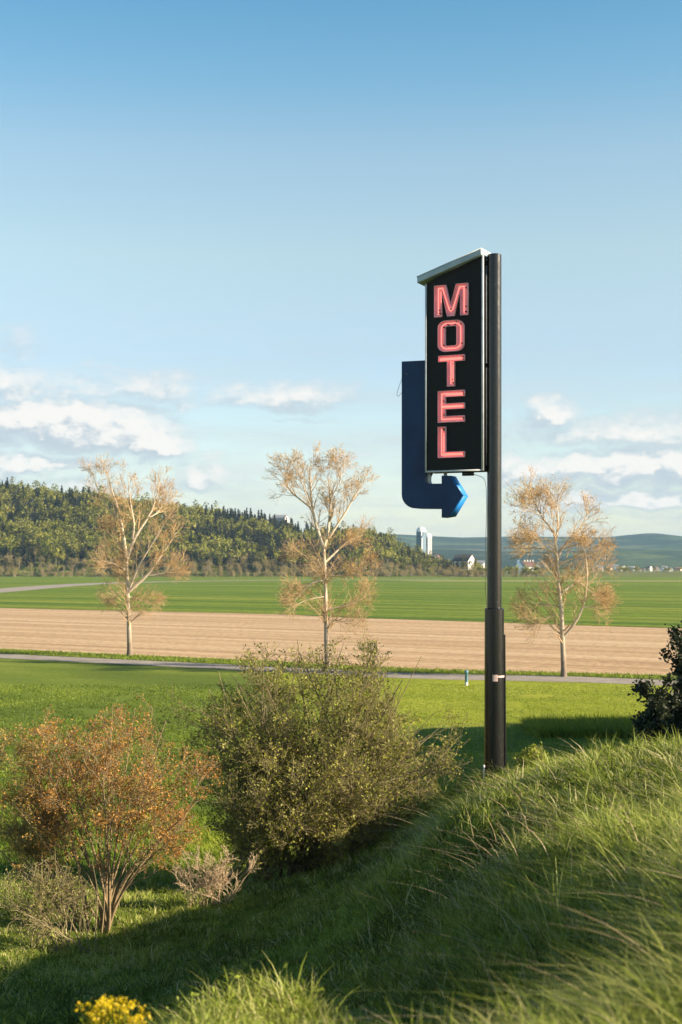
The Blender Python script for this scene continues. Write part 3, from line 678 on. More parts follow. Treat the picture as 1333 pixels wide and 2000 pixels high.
def poplar(D, base, trunk, limbs, label, r0, gx):
    x0, y0, z0 = at(base[0], base[1], D); z0 = -7.0
    root = empty('poplar_tree', (x0, D, z0)); tag(root, label, 'tree', 'poplars along the track')
    def pl(pts, dep, n):
        m = len(pts); return resample([at(p[0], p[1], D)+np.array([0, dep*(k/(m-1))**1.0, 0]) for k, p in enumerate(pts)], n)
    T_ = pl(trunk, 0, 14); T_[0, 2] = z0-.1
    rt = np.interp(np.linspace(0, 1, 14), [0, .06, .5, 1], [r0*1.35, r0, r0*.72, r0*.42])
    q = MB(); q.tubes(T_[None], rt[None], 10)
    LP, LR = [], []
    for (pts, r) in limbs:
        dep = rng.uniform(-1.6, 1.6); LP.append(pl(pts, dep, 9)); LR.append(np.interp(np.linspace(0, 1, 9), [0, .6, 1], [r*1.15, r*.6, .02]))
    LP = np.array(LP); LR = np.array(LR)
    q.tubes(LP, LR, 7)
    tr = q.build('trunk', M['bark_pale'], root, True); shift(tr, (x0, D, z0))
    # limbs that leave the trunk towards and away from the viewer
    TT = np.concatenate([resample(T_, 9)[None], LP]); TR = np.concatenate([np.interp(np.linspace(0, 1, 9), np.linspace(0, 1, 14), rt)[None], LR])
    A, Ar = grow(resample(T_, 9)[None], TR[:1], 32, .22, 1, 1.8, 58, .3, .12, 7, .38, .01, .12, Lt=.3)
    B, Br = grow(LP, LR, 14, .15, 1, 1.9, 42, .18, .14, 7, .5, .010, .05, Lt=.5)
    q = MB(); q.tubes(A, Ar, 5); q.tubes(B, Br, 5)
    AB = np.concatenate([A, B]); ABr = np.concatenate([Ar, Br])
    C1, C1r = grow(AB, ABr, 7, .2, 1, 1.15, 42, .12, .16, 5, .5, .009, .05)
    q.tubes(C1, C1r, 3)
    D1, D1r = grow(C1, C1r, 3, .15, 1, .6, 40, .1, .18, 4, .6, .007, 0)
    q.tubes(D1, D1r, 3)
    br = q.build('branches', M['twig_tan'], root); shift(br, (x0, D, z0))
    q = MB(); c = np.concatenate([leafpts(D1, 2, .2, .07), leafpts(C1, 2, .5, .08)])
    # budding is patchy
    k = fbm(c[:, 0]*.9+gx, c[:, 2]*.9, 21, 3); hgt = (c[:, 2]-z0)/15
    keep = rng.random(len(c)) < np.clip((k-.37)*4.0, .12, 1)*np.clip((hgt-.1)*2.2, .15, 1)
    c = c[keep]; q.leaves(c, .08, np.clip(rng.normal(.5, .25, len(c)), 0, 1), aspect=.7)
    cr = q.build('crown', M['poplar_leaf'], root); shift(cr, (x0, D, z0))
poplar(111, (254,1281), [(254,1281),(252,1210),(250,1155),(248,1090)],
 [([(248,1090),(241,1038),(236,990),(221,965),(213,921)],.13),([(249,1092),(259,1052),(276,1028),(293,1010),(304,976),(311,935)],.13),
  ([(259,1052),(266,1024),(257,986),(254,930)],.08),([(252,1155),(269,1138),(293,1124),(310,1090),(335,1062),(346,1040)],.14),
  ([(253,1150),(262,1130),(273,1103),(293,1076),(312,1045),(331,1017)],.09),([(247,1083),(228,1059),(207,1038)],.06),
  ([(248,1114),(224,1100),(203,1095)],.05),([(241,1040),(232,1010),(198,975),(185,925)],.05),([(293,1010),(310,1000),(322,960)],.05),
  ([(293,1124),(320,1120),(345,1112)],.05),([(251,1160),(225,1165),(205,1178)],.04),([(252,1165),(275,1172),(295,1180)],.04)],
 'poplar by the track at the left, tall and evenly forked, with tan buds', .20, 0)
poplar(98, (638,1305), [(640,1305),(638,1257),(636.6,1170),(635,1101),(633,1067)],
 [([(633,1070),(623,1043),(609,998),(605.6,946),(606,895)],.13),([(606,990),(585,974),(561,955),(552,920)],.07),
  ([(634,1068),(643.5,1026),(647,974),(640,925)],.12),([(643,1050),(655,1030),(674,1005),(695,963),(712,941)],.09),
  ([(636,1098),(661,1074),(681,1053),(710,1045)],.07),([(637,1126),(674.6,1124),(716,1108)],.06),([(638,1191),(675,1184),(716,1166)],.06),
  ([(636,1132),(605,1139),(578,1172)],.06),([(636,1101),(599,1091),(571,1082)],.06),([(609,998),(590,940),(570,905)],.05),([(647,974),(670,930),(662,905)],.05),
  ([(637,1165),(600,1170),(572,1185)],.04),([(637,1210),(665,1212),(692,1222)],.03)],
 'poplar rising behind the big olive bush, thinly budded and ragged topped', .19, 5)
poplar(90, (1101,1322), [(1102,1322),(1098.6,1236),(1097,1180),(1090,1138),(1090,1096),(1085,1057),(1083,1040)],
 [([(1083,1040),(1070,1022),(1058,1006),(1047,976),(1040,955)],.07),([(1101,1244),(1125,1222),(1139,1186),(1146,1152),(1145,1096),(1138,1068)],.09),
  ([(1097,1158),(1128,1135),(1156,1116),(1170,1104)],.07),([(1091,1104),(1114,1090),(1136,1085),(1162,1066)],.07),
  ([(1092,1084),(1104,1065),(1139,1032),(1150,1004)],.07),([(1086,1057),(1092,1012),(1085,965)],.06),([(1096,1186),(1066,1180),(1034,1182)],.05),
  ([(1087,1079),(1058,1068),(1020,1070)],.045),([(1085,1057),(1058,1054),(1036,1048)],.04),([(1097,1200),(1070,1205),(1045,1218)],.03),
  ([(1128,1135),(1150,1150),(1168,1175)],.04),([(1058,1006),(1035,1000),(1020,985)],.035),([(1139,1186),(1155,1185),(1172,1190)],.03)],
 'poplar right of the sign pole, forked low down and leaning left at its top', .17, 9)

def shrub(name, label, cat, D, base, stems, env, leaf, leafsize, barkm, counts, Ls, nleaf, tintf, up=.12, group=None, zoff=0, t0=.25, lf_t0=.3, rs=(.02,.035)):
    """stems: list of (start px,py, end px,py, depth). env: (cx,cy,rx,ry) crown limits in metres' worth of pixels at D"""
    b = at(base[0], base[1], D); b[2] = float(HT(b[0], D))
    root = empty(name, tuple(b)); tag(root, label, cat, group)
    P = []; Rr = []
    for (sx_, sy_, ex, ey, dep) in stems:
        a = at(sx_, sy_, D+dep*.15); a[2] = float(HT(a[0], a[1]))-.05; e = at(ex, ey, D+dep)
        mid = (a+e)/2; mid[2] += .12*np.linalg.norm((e-a)[:2])*-1; mid += rng.normal(size=3)*.06
        ll = e-a; p1 = a+np.array([ll[0]*.10, ll[1]*.10, ll[2]*.24])+rng.normal(size=3)*.02; p2 = a+np.array([ll[0]*.42, ll[1]*.42, ll[2]*.56])+rng.normal(size=3)*.05
        P.append(resample([a, p1, p2, e], 9)+np.cumsum(rng.normal(size=(9, 3))*.012, 0)); r = rng.uniform(*rs); Rr.append(np.linspace(r, r*.25, 9))
    P = np.array(P); Rr = np.array(Rr)
    q = MB(); q.tubes(P, Rr, 6)
    lev = [(P, Rr)]
    cen = at(env[0], env[1], D); rx, ry = env[2]*D/FPX, env[3]*D/FPX; rd = env[4]
    for c, L, a, k in zip(counts, Ls, (38, 42, 45, 45), (5, 4, 3, 3)):
        Q, qr = grow(lev[-1][0], lev[-1][1], c, t0, 1, L, a, up, .2, 5, .55, .0028, .0, Lt=.35)
        e = Q[:, -1]-cen; dd = (e[:, 0]/rx)**2+(e[:, 2]/ry)**2+(e[:, 1]/rd)**2
        lim = 1+.75*(fbm(Q[:, -1, 0]*2.4+31, Q[:, -1, 2]*2.4, 3, 2)-.5)*2
        ok = dd < lim; Q = Q[ok]; qr = qr[ok]
        q.tubes(Q, qr, k); lev.append((Q, qr))
    br = q.build('branches', barkm, root); shift(br, b)
    pts = np.concatenate([leafpts(lev[-1][0], nleaf, lf_t0, leafsize*.6), leafpts(lev[-2][0], max(1, nleaf//2), .5, leafsize*.6)])
    q = MB(); tn = tintf(pts); q.leaves(pts, leafsize, tn, aspect=.55); cr = q.build('foliage', leaf, root); shift(cr, b)
    print(name, len(pts), len(lev[-1][0]))
    return root
# big olive bush
st = []
for k in range(46):
    sx_ = rng.uniform(480, 740); a = R(rng.uniform(-88, 88)); rr_ = rng.uniform(.72, 1.0); ex = 610+265*sin(a)*rr_; ey = 1475-228*cos(a)*rr_
    st.append((sx_, 1690, ex, ey, rng.uniform(-1.5, 1.5)))
for k in range(34): sx_ = rng.uniform(430, 760); st.append((sx_, 1690, sx_+rng.uniform(-60, 60), rng.uniform(1560, 1680), rng.uniform(-2.0, -.2)))
for (ex, ey) in ((370,1370),(400,1440),(390,1540),(410,1620),(460,1660),(860,1500),(868,1545),(850,1580),(800,1610),(880,1465),(845,1400),(500,1690),(720,1600),(560,1640),(600,1560),(700,1520),(820,1290),(740,1255),(640,1250),(490,1275)):
    st.append((rng.uniform(600, 720), 1690, ex, ey, rng.uniform(-1.6, .6)))
tf = lambda p: np.clip(.5+.9*(fbm(p[:, 0]*1.3, p[:, 2]*1.3, 4, 3)-.5)+rng.normal(0, .18, len(p)), 0, 1)
shrub('bush', 'big rounded olive-green bush of dense twigs, in front of the middle poplar', 'bush', 25, (650, 1690), st, (608, 1480, 285, 245, 2.5),
      M['bush_leaf'], .050, M['bark_olive'], (7, 6, 5), (1.15, .62, .30), 3, tf, .08, t0=.12)
# rust-coloured small tree
st = [(205+rng.uniform(-6,8),1800,a_,b_,d_) for (a_,b_,d_) in ((215,1380,.1),(270,1380,-.3),(320,1400,.5),(300,1480,-.7),(360,1500,.3),(385,1570,-.2),(170,1450,.3),(130,1480,-.4),(90,1480,.4),(240,1430,.8),(60,1560,-.2),(350,1620,-.5),(290,1650,-.4),(190,1500,-.9),(250,1560,-1.),(110,1560,.7),(395,1555,.5),(30,1620,.2))]
st += [(165+rng.uniform(-25,15),1790,a_,b_,d_) for (a_,b_,d_) in ((20,1520,.3),(0,1600,-.2),(-20,1640,.3),(60,1450,.5),(100,1500,-.5),(30,1570,-.6),(130,1600,-.3),(80,1640,.2),(20,1680,0))]
shrub('rust_tree', 'small many-stemmed tree with rust-orange young leaves, at the left on the slope', 'tree', 20, (200, 1800), st, (190, 1560, 236, 204, 1.5),
      M['red_leaf'], .034, M['bark_red'], (8, 7, 4), (.75, .4, .2), 5, lambda p: np.clip(.45+.5*(fbm(p[:,0]*2,p[:,2]*2,8,2)-.5)+rng.normal(0,.2,len(p))+.35*(p[:,0]<-4.2),0,1), .14, t0=.38, rs=(.014,.028))
# low twiggy shrub beside it
st = [(rng.uniform(60,190),1830,rng.uniform(-10,200),rng.uniform(1660,1800),rng.uniform(-.5,.5)) for k in range(26)]
shrub('low_shrub', 'low tangled yellow-green shrub at the foot of the rust-leaved tree', 'bush', 18.6, (110,1840), st, (95,1770,125,95,.8),
      M['low_leaf'], .030, M['bark_olive'], (4,4,3), (.45,.28,.15), 2, tf, .1, rs=(.006,.012))
st = [(rng.uniform(360,470),1755,rng.uniform(335,495),rng.uniform(1655,1735),rng.uniform(-.3,.3)) for k in range(34)]
shrub('dry_shrub', 'dry pinkish-brown leafless shrub on the grass between the rust tree and the bush', 'bush', 21.5, (420,1755), st, (415,1712,120,90,.6),
      M['dry'], .022, simple('dry_twigs', (.48,.36,.22), .8), (5,4), (.25,.13), 2, lambda p: rng.random(len(p)), .2, rs=(.004,.008))
st = [(1035+rng.uniform(-22,22),1500,1035+rng.uniform(-34,34),rng.uniform(1462,1490),rng.uniform(-.2,.2)) for k in range(22)]
shrub('sapling', 'small bright yellow-green sapling at the brow just right of the pole base', 'bush', 23.2, (1032,1506), st, (1035,1488,34,30,.35),
      M['lawn_blade'], .05, M['bark_grey'], (5,4), (.16,.09), 4, lambda p: rng.uniform(.6,1,len(p)), .1, rs=(.004,.006))
# dark bushes at the right edge
def darkbush(label, D, cx, top, bot, w, n, nm='dark_bush'):
    b = at(cx, bot, D); gz = float(HT(b[0], D)); b[2] = gz
    root = empty(nm, tuple(b)); tag(root, label, 'bush', None)
    H_ = (HY-top)*D/FPX-gz; wx = w*D/FPX/2
    P = []; 
    for k in range(12): 
        e = b+np.array([rng.normal()*wx*.5, rng.normal()*wx*.5, H_*rng.uniform(.6, .98)]); P.append(resample([b+rng.normal(size=3)*.1*np.array([1,1,0]), (b+e)/2, e], 8))
    P = np.array(P); Rr = np.tile(np.linspace(.05, .01, 8), (12, 1)); q = MB(); q.tubes(P, Rr, 5)
    A, Ar = grow(P, Rr, 12, .08, 1, wx*1.0, 60, .25, .15, 5, .5, .006, .1); B, Br = grow(A, Ar, 6, .2, 1, wx*.45, 45, .2, .15, 4, .5, .004)
    q.tubes(A, Ar, 4); q.tubes(B, Br, 3); o = q.build('branches', M['bark_grey'], root); shift(o, b)
    c = np.concatenate([leafpts(B, n, .1, .07), leafpts(A, n, .2, .1)]); q = MB(); q.leaves(c, .10, rng.random(len(c)), aspect=.8); o = q.build('foliage', M['dark_leaf'], root); shift(o, b)
darkbush('tall dark bush cut by the right edge of the photo, above the grassy brow', 38, 1352, 1225, 1450, 100, 12)
darkbush('shorter dark bush left of the tall dark bush at the right edge', 37, 1290, 1335, 1450, 80, 12)

# ------------------------------------------------------------------ the wood on the hill
def wood_tree(kind, tall, seed):
    """triangles/quads of one far tree, unit metres, base at 0"""
    r = np.random.default_rng(seed); q = MB()
    if kind == 'conifer':
        n = 210; h = r.random(n)**.8*.92+.08; rad = (1-h)*tall*.20*(.55+.45*r.random(n))*(.8+.3*np.sin(h*40))+.1
        th = r.random(n)*2*pi; P = np.stack([rad*np.cos(th), rad*np.sin(th), h*tall], 1)
        d = np.stack([np.cos(th), np.sin(th), -.35+.2*r.random(n)], 1); s = (.5+.9*(1-h))*tall/12
        t = np.stack([-np.sin(th), np.cos(th), r.normal(size=n)*.3], 1)
        V = np.stack([P-t*s[:, None]*.5, P+t*s[:, None]*.5, P+d*s[:, None]*1.0+t*.1, P-d*.7*s[:, None]+np.array([0, 0, .6])*s[:, None]], 1)
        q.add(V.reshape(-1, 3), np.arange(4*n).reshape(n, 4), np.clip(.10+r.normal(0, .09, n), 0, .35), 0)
        q.cyl((0, 0, -.5), (0, 0, tall*.98), .22, .03, 5, mat=1, cap=False)
    elif kind == 'leafy':
        c = r.normal(size=(9, 3))*np.array([.15, .15, .17])*tall+np.array([0, 0, .64*tall]); n = 340
        k = r.integers(0, 9, n); e = r.normal(size=(n, 3)); e /= np.linalg.norm(e, axis=1, keepdims=True)
        P = c[k]+e*(.10+.06*r.random((n, 1)))*tall; P[:, 2] = np.clip(P[:, 2], .2*tall, None)
        nn = e+r.normal(size=(n, 3))*.5; a = np.cross(nn, r.normal(size=(n, 3))); a /= np.linalg.norm(a, axis=1, keepdims=True); b = np.cross(nn, a); b /= np.linalg.norm(b, axis=1, keepdims=True)
        s = r.uniform(.3, .6, (n, 1))*tall/11
        V = np.stack([P-a*s, P-b*s*.8, P+a*s, P+b*s*.8], 1); q.add(V.reshape(-1, 3), np.arange(4*n).reshape(n, 4), np.clip(r.uniform(.45, .9)+r.normal(0, .10, n)*1, .3, .93), 0)
        q.cyl((0, 0, -.5), (0, 0, tall*.75), .2, .06, 5, mat=1, cap=False)
        for j in range(5): q.cyl((0, 0, tall*(.25+.08*j)), tuple(c[j]), .09, .03, 4, mat=1, cap=False)
    else:   # bare, still leafless
        n = 260; st = 12
        for j in range(st):
            e = (r.normal()*.16*tall, r.normal()*.16*tall, tall*r.uniform(.7, 1)); q.cyl((r.normal()*.04*tall, r.normal()*.04*tall, -.3), e, .11, .03, 3, mat=1, cap=False)
        P = r.normal(size=(n, 3))*np.array([.16, .16, .2])*tall+np.array([0, 0, .62*tall]); P[:, 2] = np.clip(P[:, 2], .1, tall)
        d = r.normal(size=(n, 3)); d[:, 2] = abs(d[:, 2])+.8; d /= np.linalg.norm(d, axis=1, keepdims=True); a = np.cross(d, r.normal(size=(n, 3))); a /= np.linalg.norm(a, axis=1, keepdims=True)
        L = r.uniform(.6, 1.3, (n, 1))*tall/9; V = np.stack([P-a*.10, P+a*.10, P+d*L+a*.06, P+d*L-a*.06], 1)
        q.add(V.reshape(-1, 3), np.arange(4*n).reshape(n, 4), np.clip(.97+r.normal(0, .03, n), .88, 1), 0)
    return q
M['far_bark'] = simple('far_bark', (.28, .23, .17), .9, 0, .3, .5, .1)
PROT = {}
for kind, tl in (('conifer', 12), ('leafy', 10), ('bare', 7)):
    PROT[kind] = [wood_tree(kind, tl*u, 50+i*7+len(kind)) for i, u in enumerate((1.0, .85, 1.12, .95))]
cand = []
for gx_ in np.arange(-300, 140, 5.2):
    for gy_ in np.arange(962, 1185, 6.4):
        x = gx_+rng.normal()*1.8; y = gy_+rng.normal()*2
        if x/y > .098: continue
        z = float(HW(x, y)); px = CX+FPX*x/y
        if px < -60: continue
        # the wood's near edge is scrubby and its right tail thin
        n1 = float(fbm(x*.022, y*.022, 12, 3)); edge = gy_ < 974
        if edge: kind = 'bare' if rng.random() < .75 else ('leafy' if rng.random() < .6 else 'conifer')
        elif gy_ < 990: kind = 'bare' if rng.random() < .35 else ('leafy' if rng.random() < .5 else 'conifer')
        else:
            pl = .20+2.4*(n1-.45)+(.42 if px < 330 else (.08 if px < 640 else 0))
            kind = 'leafy' if rng.random() < pl else 'conifer'
            if px > 640 and rng.random() < .18: kind = 'bare'
        if px > 690 and gy_ < 985: kind = 'bare' if rng.random() < .85 else 'leafy'
        sc = rng.uniform(.8, 1.35)*(1 if px < 760 else .72)*(1.15 if kind == 'leafy' else 1)
        if edge: sc *= .62 if kind != 'bare' else .85
        cand.append((x, y, z, kind, sc, rng.integers(0, 4), rng.random()*6.28))
# lone spires above the skyline
for (px, top) in ((121,941),(163,950),(150,958),(205,905+60),(490,990),(511,990),(478,996),(388,985),(395,988),(345,986),(330,984),(560,1010),(706,1028),(722,1030),(744,1042),(12,938),(30,945),(55,945)):
    y = 1162; x = (px-CX)*y/FPX; z = float(HW(x, y)); h = (HY-top)*y/FPX-z
    cand.append((x, y, z, 'conifer', float(np.clip(h/12, .8, 1.5)), 0, rng.random()*6))
cand.sort(key=lambda c: c[1]-(c[2]*.9))     # nearest / lowest hidden least
vis = []
for c in cand:
    vis.append(c)
NIND = 290
# the ones that show largest: edge of the wood first, then spires and the crest
order = sorted(range(len(vis)), key=lambda i: (vis[i][1] if vis[i][1] < 1155 else 975+(vis[i][1]-1155)*3)-30*(vis[i][4]))
ind = set(order[:NIND])
meshes = {}
LBL = {'conifer': ('dark conifer among the trees of the wooded hill beyond the fields', 'conifer_tree', 'conifers of the wooded hill'),
       'leafy': ('fresh green leafy tree among the trees of the wooded hill beyond the fields', 'leafy_tree', 'leafy trees of the wooded hill'),
       'bare': ('brown leafless tree at the foot of the wooded hill beyond the fields', 'bare_tree', 'bare trees of the wooded hill')}
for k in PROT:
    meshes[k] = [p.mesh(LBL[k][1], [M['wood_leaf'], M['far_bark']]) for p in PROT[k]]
wood = MB()
def put(q, p, x, y, z, sc, rz, kind):
    c_, s_ = cos(rz), sin(rz); V = np.concatenate(p.v)*sc; V2 = np.stack([V[:, 0]*c_-V[:, 1]*s_+x, V[:, 0]*s_+V[:, 1]*c_+y, V[:, 2]+z], 1)
    F = np.concatenate(p.f4); T = np.concatenate(p.t4); Mm = np.concatenate(p.m4); dt = rng.normal()*.05 if kind != 'leafy' else rng.uniform(-.22, .12)
    G = F+q.n; G[F < 0] = -1
    q.v.append(V2); q.f4.append(G); q.t4.append(np.clip(T+dt*(T < .9), 0, 1)); q.m4.append(Mm); q.n += len(V2)
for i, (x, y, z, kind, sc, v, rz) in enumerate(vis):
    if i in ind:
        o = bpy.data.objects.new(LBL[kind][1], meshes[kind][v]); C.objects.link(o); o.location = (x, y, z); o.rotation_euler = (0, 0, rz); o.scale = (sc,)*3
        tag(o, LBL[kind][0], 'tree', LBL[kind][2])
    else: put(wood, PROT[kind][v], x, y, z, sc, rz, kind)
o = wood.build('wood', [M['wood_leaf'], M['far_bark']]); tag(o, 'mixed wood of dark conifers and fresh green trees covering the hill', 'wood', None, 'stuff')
# scrub at the foot of the wood and along the far field edge
q = MB()
for k in range(300):
    x = rng.uniform(-300, 96); y = 952+rng.random()*10; p = PROT['bare'][k % 4]; put(q, p, x, y, -7.05, rng.uniform(.35, .6), rng.random()*6, 'bare')
for k in range(90):
    x = rng.uniform(85, 135); y = 930+rng.random()*40; p = PROT['bare' if rng.random() < .75 else 'leafy'][k % 4]; put(q, p, x, y, -7.05, rng.uniform(.45, .8), rng.random()*6, 'bare')
for k in range(260):
    x = rng.uniform(150, 480); y = rng.uniform(1180, 1500); p = PROT['bare' if rng.random() < .4 else 'leafy'][k % 4]; put(q, p, x, y, float(HW(x, y)), rng.uniform(.35, .6), rng.random()*6, 'bare')
o = q.build('scrub', [M['wood_leaf'], M['far_bark']]); tag(o, 'brown leafless scrub along the far edge of the green field', 'scrub', None, 'stuff')

# ------------------------------------------------------------------ far buildings
def house(name, label, D, x0, x1, ytop, yeave, ybase, wall, roof, dep=9, rz=0, gable='front', cat='house', group=None, win=3, chim=0):
    """x0..x1, heights measured on the photo at distance D; the ridge runs along x (gable='side') or along y (gable='front')"""
    cx = ((x0+x1)/2-CX)*D/FPX; w = (x1-x0)*D/FPX; z0 = (HY-ybase)*D/FPX; ze = (HY-yeave)*D/FPX-z0; zr = (HY-ytop)*D/FPX-z0
    root = empty(name, (cx, D, z0), rz); tag(root, label, cat, group)
    q = MB(); h = w/2; d = dep/2
    if gable == 'front': q.prism([(-h, -d, -2), (h, -d, -2), (h, -d, ze), (0, -d, zr-.15), (-h, -d, ze)], (0, dep, 0))
    else: q.prism([(-h, -d, -2), (-h, d, -2), (-h, d, ze), (-h, 0, zr-.15), (-h, -d, ze)], (w, 0, 0))
    q.build('wall', wall, root)
    q = MB(); o_ = .4; t = .25
    if gable == 'front':
        for s in (-1, 1):
            ex = s*(h+o_); ez = ze-(zr-ze)*o_/h
            q.prism([(0, -d-o_, zr), (ex, -d-o_, ez), (ex, -d-o_, ez+t), (0, -d-o_, zr+t)], (0, dep+2*o_, 0))
    else:
        for s in (-1, 1):
            ey = s*(d+o_); ez = ze-(zr-ze)*o_/d
            q.prism([(-h-o_, 0, zr), (-h-o_, ey, ez), (-h-o_, ey, ez+t), (-h-o_, 0, zr+t)], (w+2*o_, 0, 0))
    rf = q.build('roof', roof, root)
    for i in range(chim):
        q = MB(); cxx = -h+w*(i+.7)/(chim+.4); q.box(cxx-.45, cxx+.45, -.5, .5, zr-.8, zr+1.5); q.build('chimney', M['white'], rf)
    for i in range(win):
        q = MB(); a = -h+w*(i+.5)/win; q.box(a-.5, a+.5, -d-.05, -d-.003, ze*.35, ze*.75); q.build('window', M['glass'], root)
    return root
house('barn', 'white gabled barn with a black roof, just left of the sign pole', 1010, 889, 925, 1083, 1095, 1110, M['white'], M['roof_dark'], 10, R(-38), 'side', 'barn', None, 2)
house('farm_shed', 'low pale shed with a grey roof between the black-roofed barn and the pole', 1016, 922, 946, 1095, 1100, 1112, M['white'], M['roof_grey'], 8, R(-10), 'side', 'shed', None, 2)
house('farm_cottage', 'pale cottage gable half hidden by trees below the silos', 1080, 842, 862, 1082, 1091, 1104, M['white'], M['roof_brown'], 8, R(-20), 'front', 'house', None, 1)
house('hill_house', 'cream house on the wooded hill, half hidden by the middle poplar', 1185, 533, 562, 1006, 1014, 1030, M['white'], M['roof_grey'], 9, R(-24), 'side', 'house', None, 3)
house('blue_roofed_barn', 'barn with a blue-grey roof right of the sign pole', 1190, 1003, 1026, 1094, 1108, 1117, M['roof_blue'], M['roof_blue'], 12, R(0), 'front', 'barn', None, 0)
house('farmhouse', 'white farmhouse with a brown roof and a row of chimneys, behind the right poplar', 1200, 1021, 1045, 1097, 1106, 1117, M['white'], M['roof_brown'], 9, R(8), 'side', 'house', None, 4, 4)
house('farmhouse_annex', 'small white annex with a brown roof joined to the farmhouse behind the right poplar', 1215, 1044, 1056, 1099, 1107, 1117, M['white'], M['roof_brown'], 8, R(-8), 'front', 'house', None, 1)
tn = [(1173,1104,10,0,'small pale'),(1189,1105,12,1,'pinkish low'),(1202,1103,14,0,'bright white'),(1219,1104,16,2,'grey-roofed'),(1234,1106,12,0,'narrow white'),(1246,1107,10,1,'tiny brown-roofed'),(1268,1105,9,2,'white-gabled'),
      (1284,1106,13,1,'long brown-roofed'),(1298,1105,10,0,'short white'),(1309,1107,8,2,'squat grey-roofed'),(1326,1108,12,1,'end'),(1160,1107,8,1,'half hidden'),(1209,1109,9,0,'low front'),(1256,1110,11,1,'brown front')]
for i, (px, tp, w, kd, wd) in enumerate(tn):
    house('village_house', '%s village house %s' % (wd, ('at x%d' % i) if False else 'in the distant row at the foot of the hills, far right'), 2050+rng.uniform(-80, 80), px-w/2, px+w/2, tp, tp+4, tp+9.5, M['white'] if kd != 1 else simple('plaster', (.55,.42,.36), .9), (M['roof_grey'], M['roof_brown'], M['roof_dark'])[kd], 9, R(rng.uniform(-40, 10)), 'front' if i % 2 else 'side', 'house', 'houses of the distant village', 2)
# silos
def silo(label, px0, px1, top, D, body, dome, group='farm silos'):
    cx = ((px0+px1)/2-CX)*D/FPX; r = (px1-px0)*D/FPX/2; z0 = float(HW(cx, D))-1; zt = (HY-top)*D/FPX; root = empty('silo', (cx, D, z0)); tag(root, label, 'silo', group)
    q = MB(); zb_ = zt-z0-r*.95; prof = []
    for z in np.arange(0, zb_, 1.5): prof += [(r, z), (r, z+1.38), (r*1.02, z+1.4), (r*1.02, z+1.48)]
    prof.append((r, zb_)); lathe(q, 0, 0, prof, 24); q.build('tank', body, root)
    q = MB(); lathe(q, 0, 0, [(r*1.04, zb_-.4), (r*1.04, zb_)]+[(r*1.03*cos(t), zb_+r*.95*sin(t)) for t in np.linspace(0, pi/2, 8)], 24); q.build('dome', dome, root, True)
    q = MB(); q.box(-.5, .5, -r*1.02-.5, -r*.98, 0, zb_); q.build('chute', M['dome'], root)
silo('tallest silo, blue-grey with a white dome', 813.5, 832.5, 1029, 1330, M['silo_dark'], M['dome'])
silo('shorter pale concrete silo with a white dome, right of the tallest one', 828, 844, 1041, 1335, M['silo'], M['dome'])
silo('low dark silo standing in front between the other two', 819, 829, 1046, 1318, M['silo_dark'], M['silo_dark'])

# posts
def post(label, px, top, bot, D, m, r, zg, name='marker_post', cap=None):
    x = (px-CX)*D/FPX; root = empty(name, (x, D, zg)); tag(root, label, 'post'); h = (HY-top)*D/FPX-zg
    q = MB(); lathe(q, 0, 0, [(r, -.1), (r, h*.8), (r*1.3, h*.82), (r*1.3, h*.97), (r*.4, h), (0, h)], 12); q.build('shaft', m, root)
    q = MB(); lathe(q, 0, 0, [(r*1.05, 0), (r*1.05, h*.22), (r, h*.23)], 12); q.build('base_band', M['post_white'], root)
post('short blue-grey post with a white foot on the lawn beside the track', 911.5, 1309, 1339, 83.5, M['post_blue'], .09, -7)
post('thin white stake in the grass at the foot of the sign pole', 945.5, 1494, 1515, 23.2, M['post_white'], .014, float(HT((945.5-CX)*23.2/FPX, 23.2)), 'stake')

# ------------------------------------------------------------------ grass
def blades(q, x, y, h, w, lean, tint, seg=3, zf=None, curl=1.0):
    N = len(x); z = (HT if zf is None else zf)(x, y)-.02
    th = rng.random(N)*2*pi; wd = np.stack([np.cos(th), np.sin(th)], 1)
    u = np.linspace(0, 1, seg+1)
    rnd = rng.normal(size=(N, 2))*.38
    L = lean+rnd
    P = np.zeros((N, seg+1, 2, 3))
    for k, t in enumerate(u):
        cx_ = x+L[:, 0]*h*(t**1.7)*curl; cy_ = y+L[:, 1]*h*(t**1.7)*curl; lm = np.linalg.norm(L, axis=1)
        cz_ = z+h*(t-.38*np.clip(lm, 0, 1.4)*t**2.2)
        ww = w*(1-t**1.5)*.5+w*.03
        P[:, k, 0] = np.stack([cx_-wd[:, 0]*ww, cy_-wd[:, 1]*ww, cz_], 1); P[:, k, 1] = np.stack([cx_+wd[:, 0]*ww, cy_+wd[:, 1]*ww, cz_], 1)
    b = (np.arange(N)*(seg+1)*2)[:, None]+(np.arange(seg)*2)[None, :]
    F = np.stack([b, b+1, b+3, b+2], -1).reshape(-1, 4)
    q.add(P.reshape(-1, 3), F, np.repeat(tint, seg))
def scatter(N, y0, y1, k=.25, pad=1.0, p=1.0):
    y = y0*(y1/y0)**(rng.random(N)**p); x = (rng.random(N)*2-1)*(k*y+pad); return x, y
q = MB()
NC = 11500; cx_, cy_ = scatter(NC, 3.6, 27); per = 22
cr_ = rng.uniform(.02, .085, NC); ch_ = rng.lognormal(0, .42, NC); cl_ = rng.normal(size=(NC, 2))*.30; ct_ = rng.normal(0, .17, NC)
i_ = np.repeat(np.arange(NC), per); off = rng.normal(size=(NC*per, 2))*cr_[i_][:, None]
xa = cx_[i_]+off[:, 0]; ya = cy_[i_]+off[:, 1]
NF = 150000; xb, yb = scatter(NF, 3.6, 27)
x = np.concatenate([xa, xb]); y = np.concatenate([ya, yb]); N = len(x); na = len(xa)
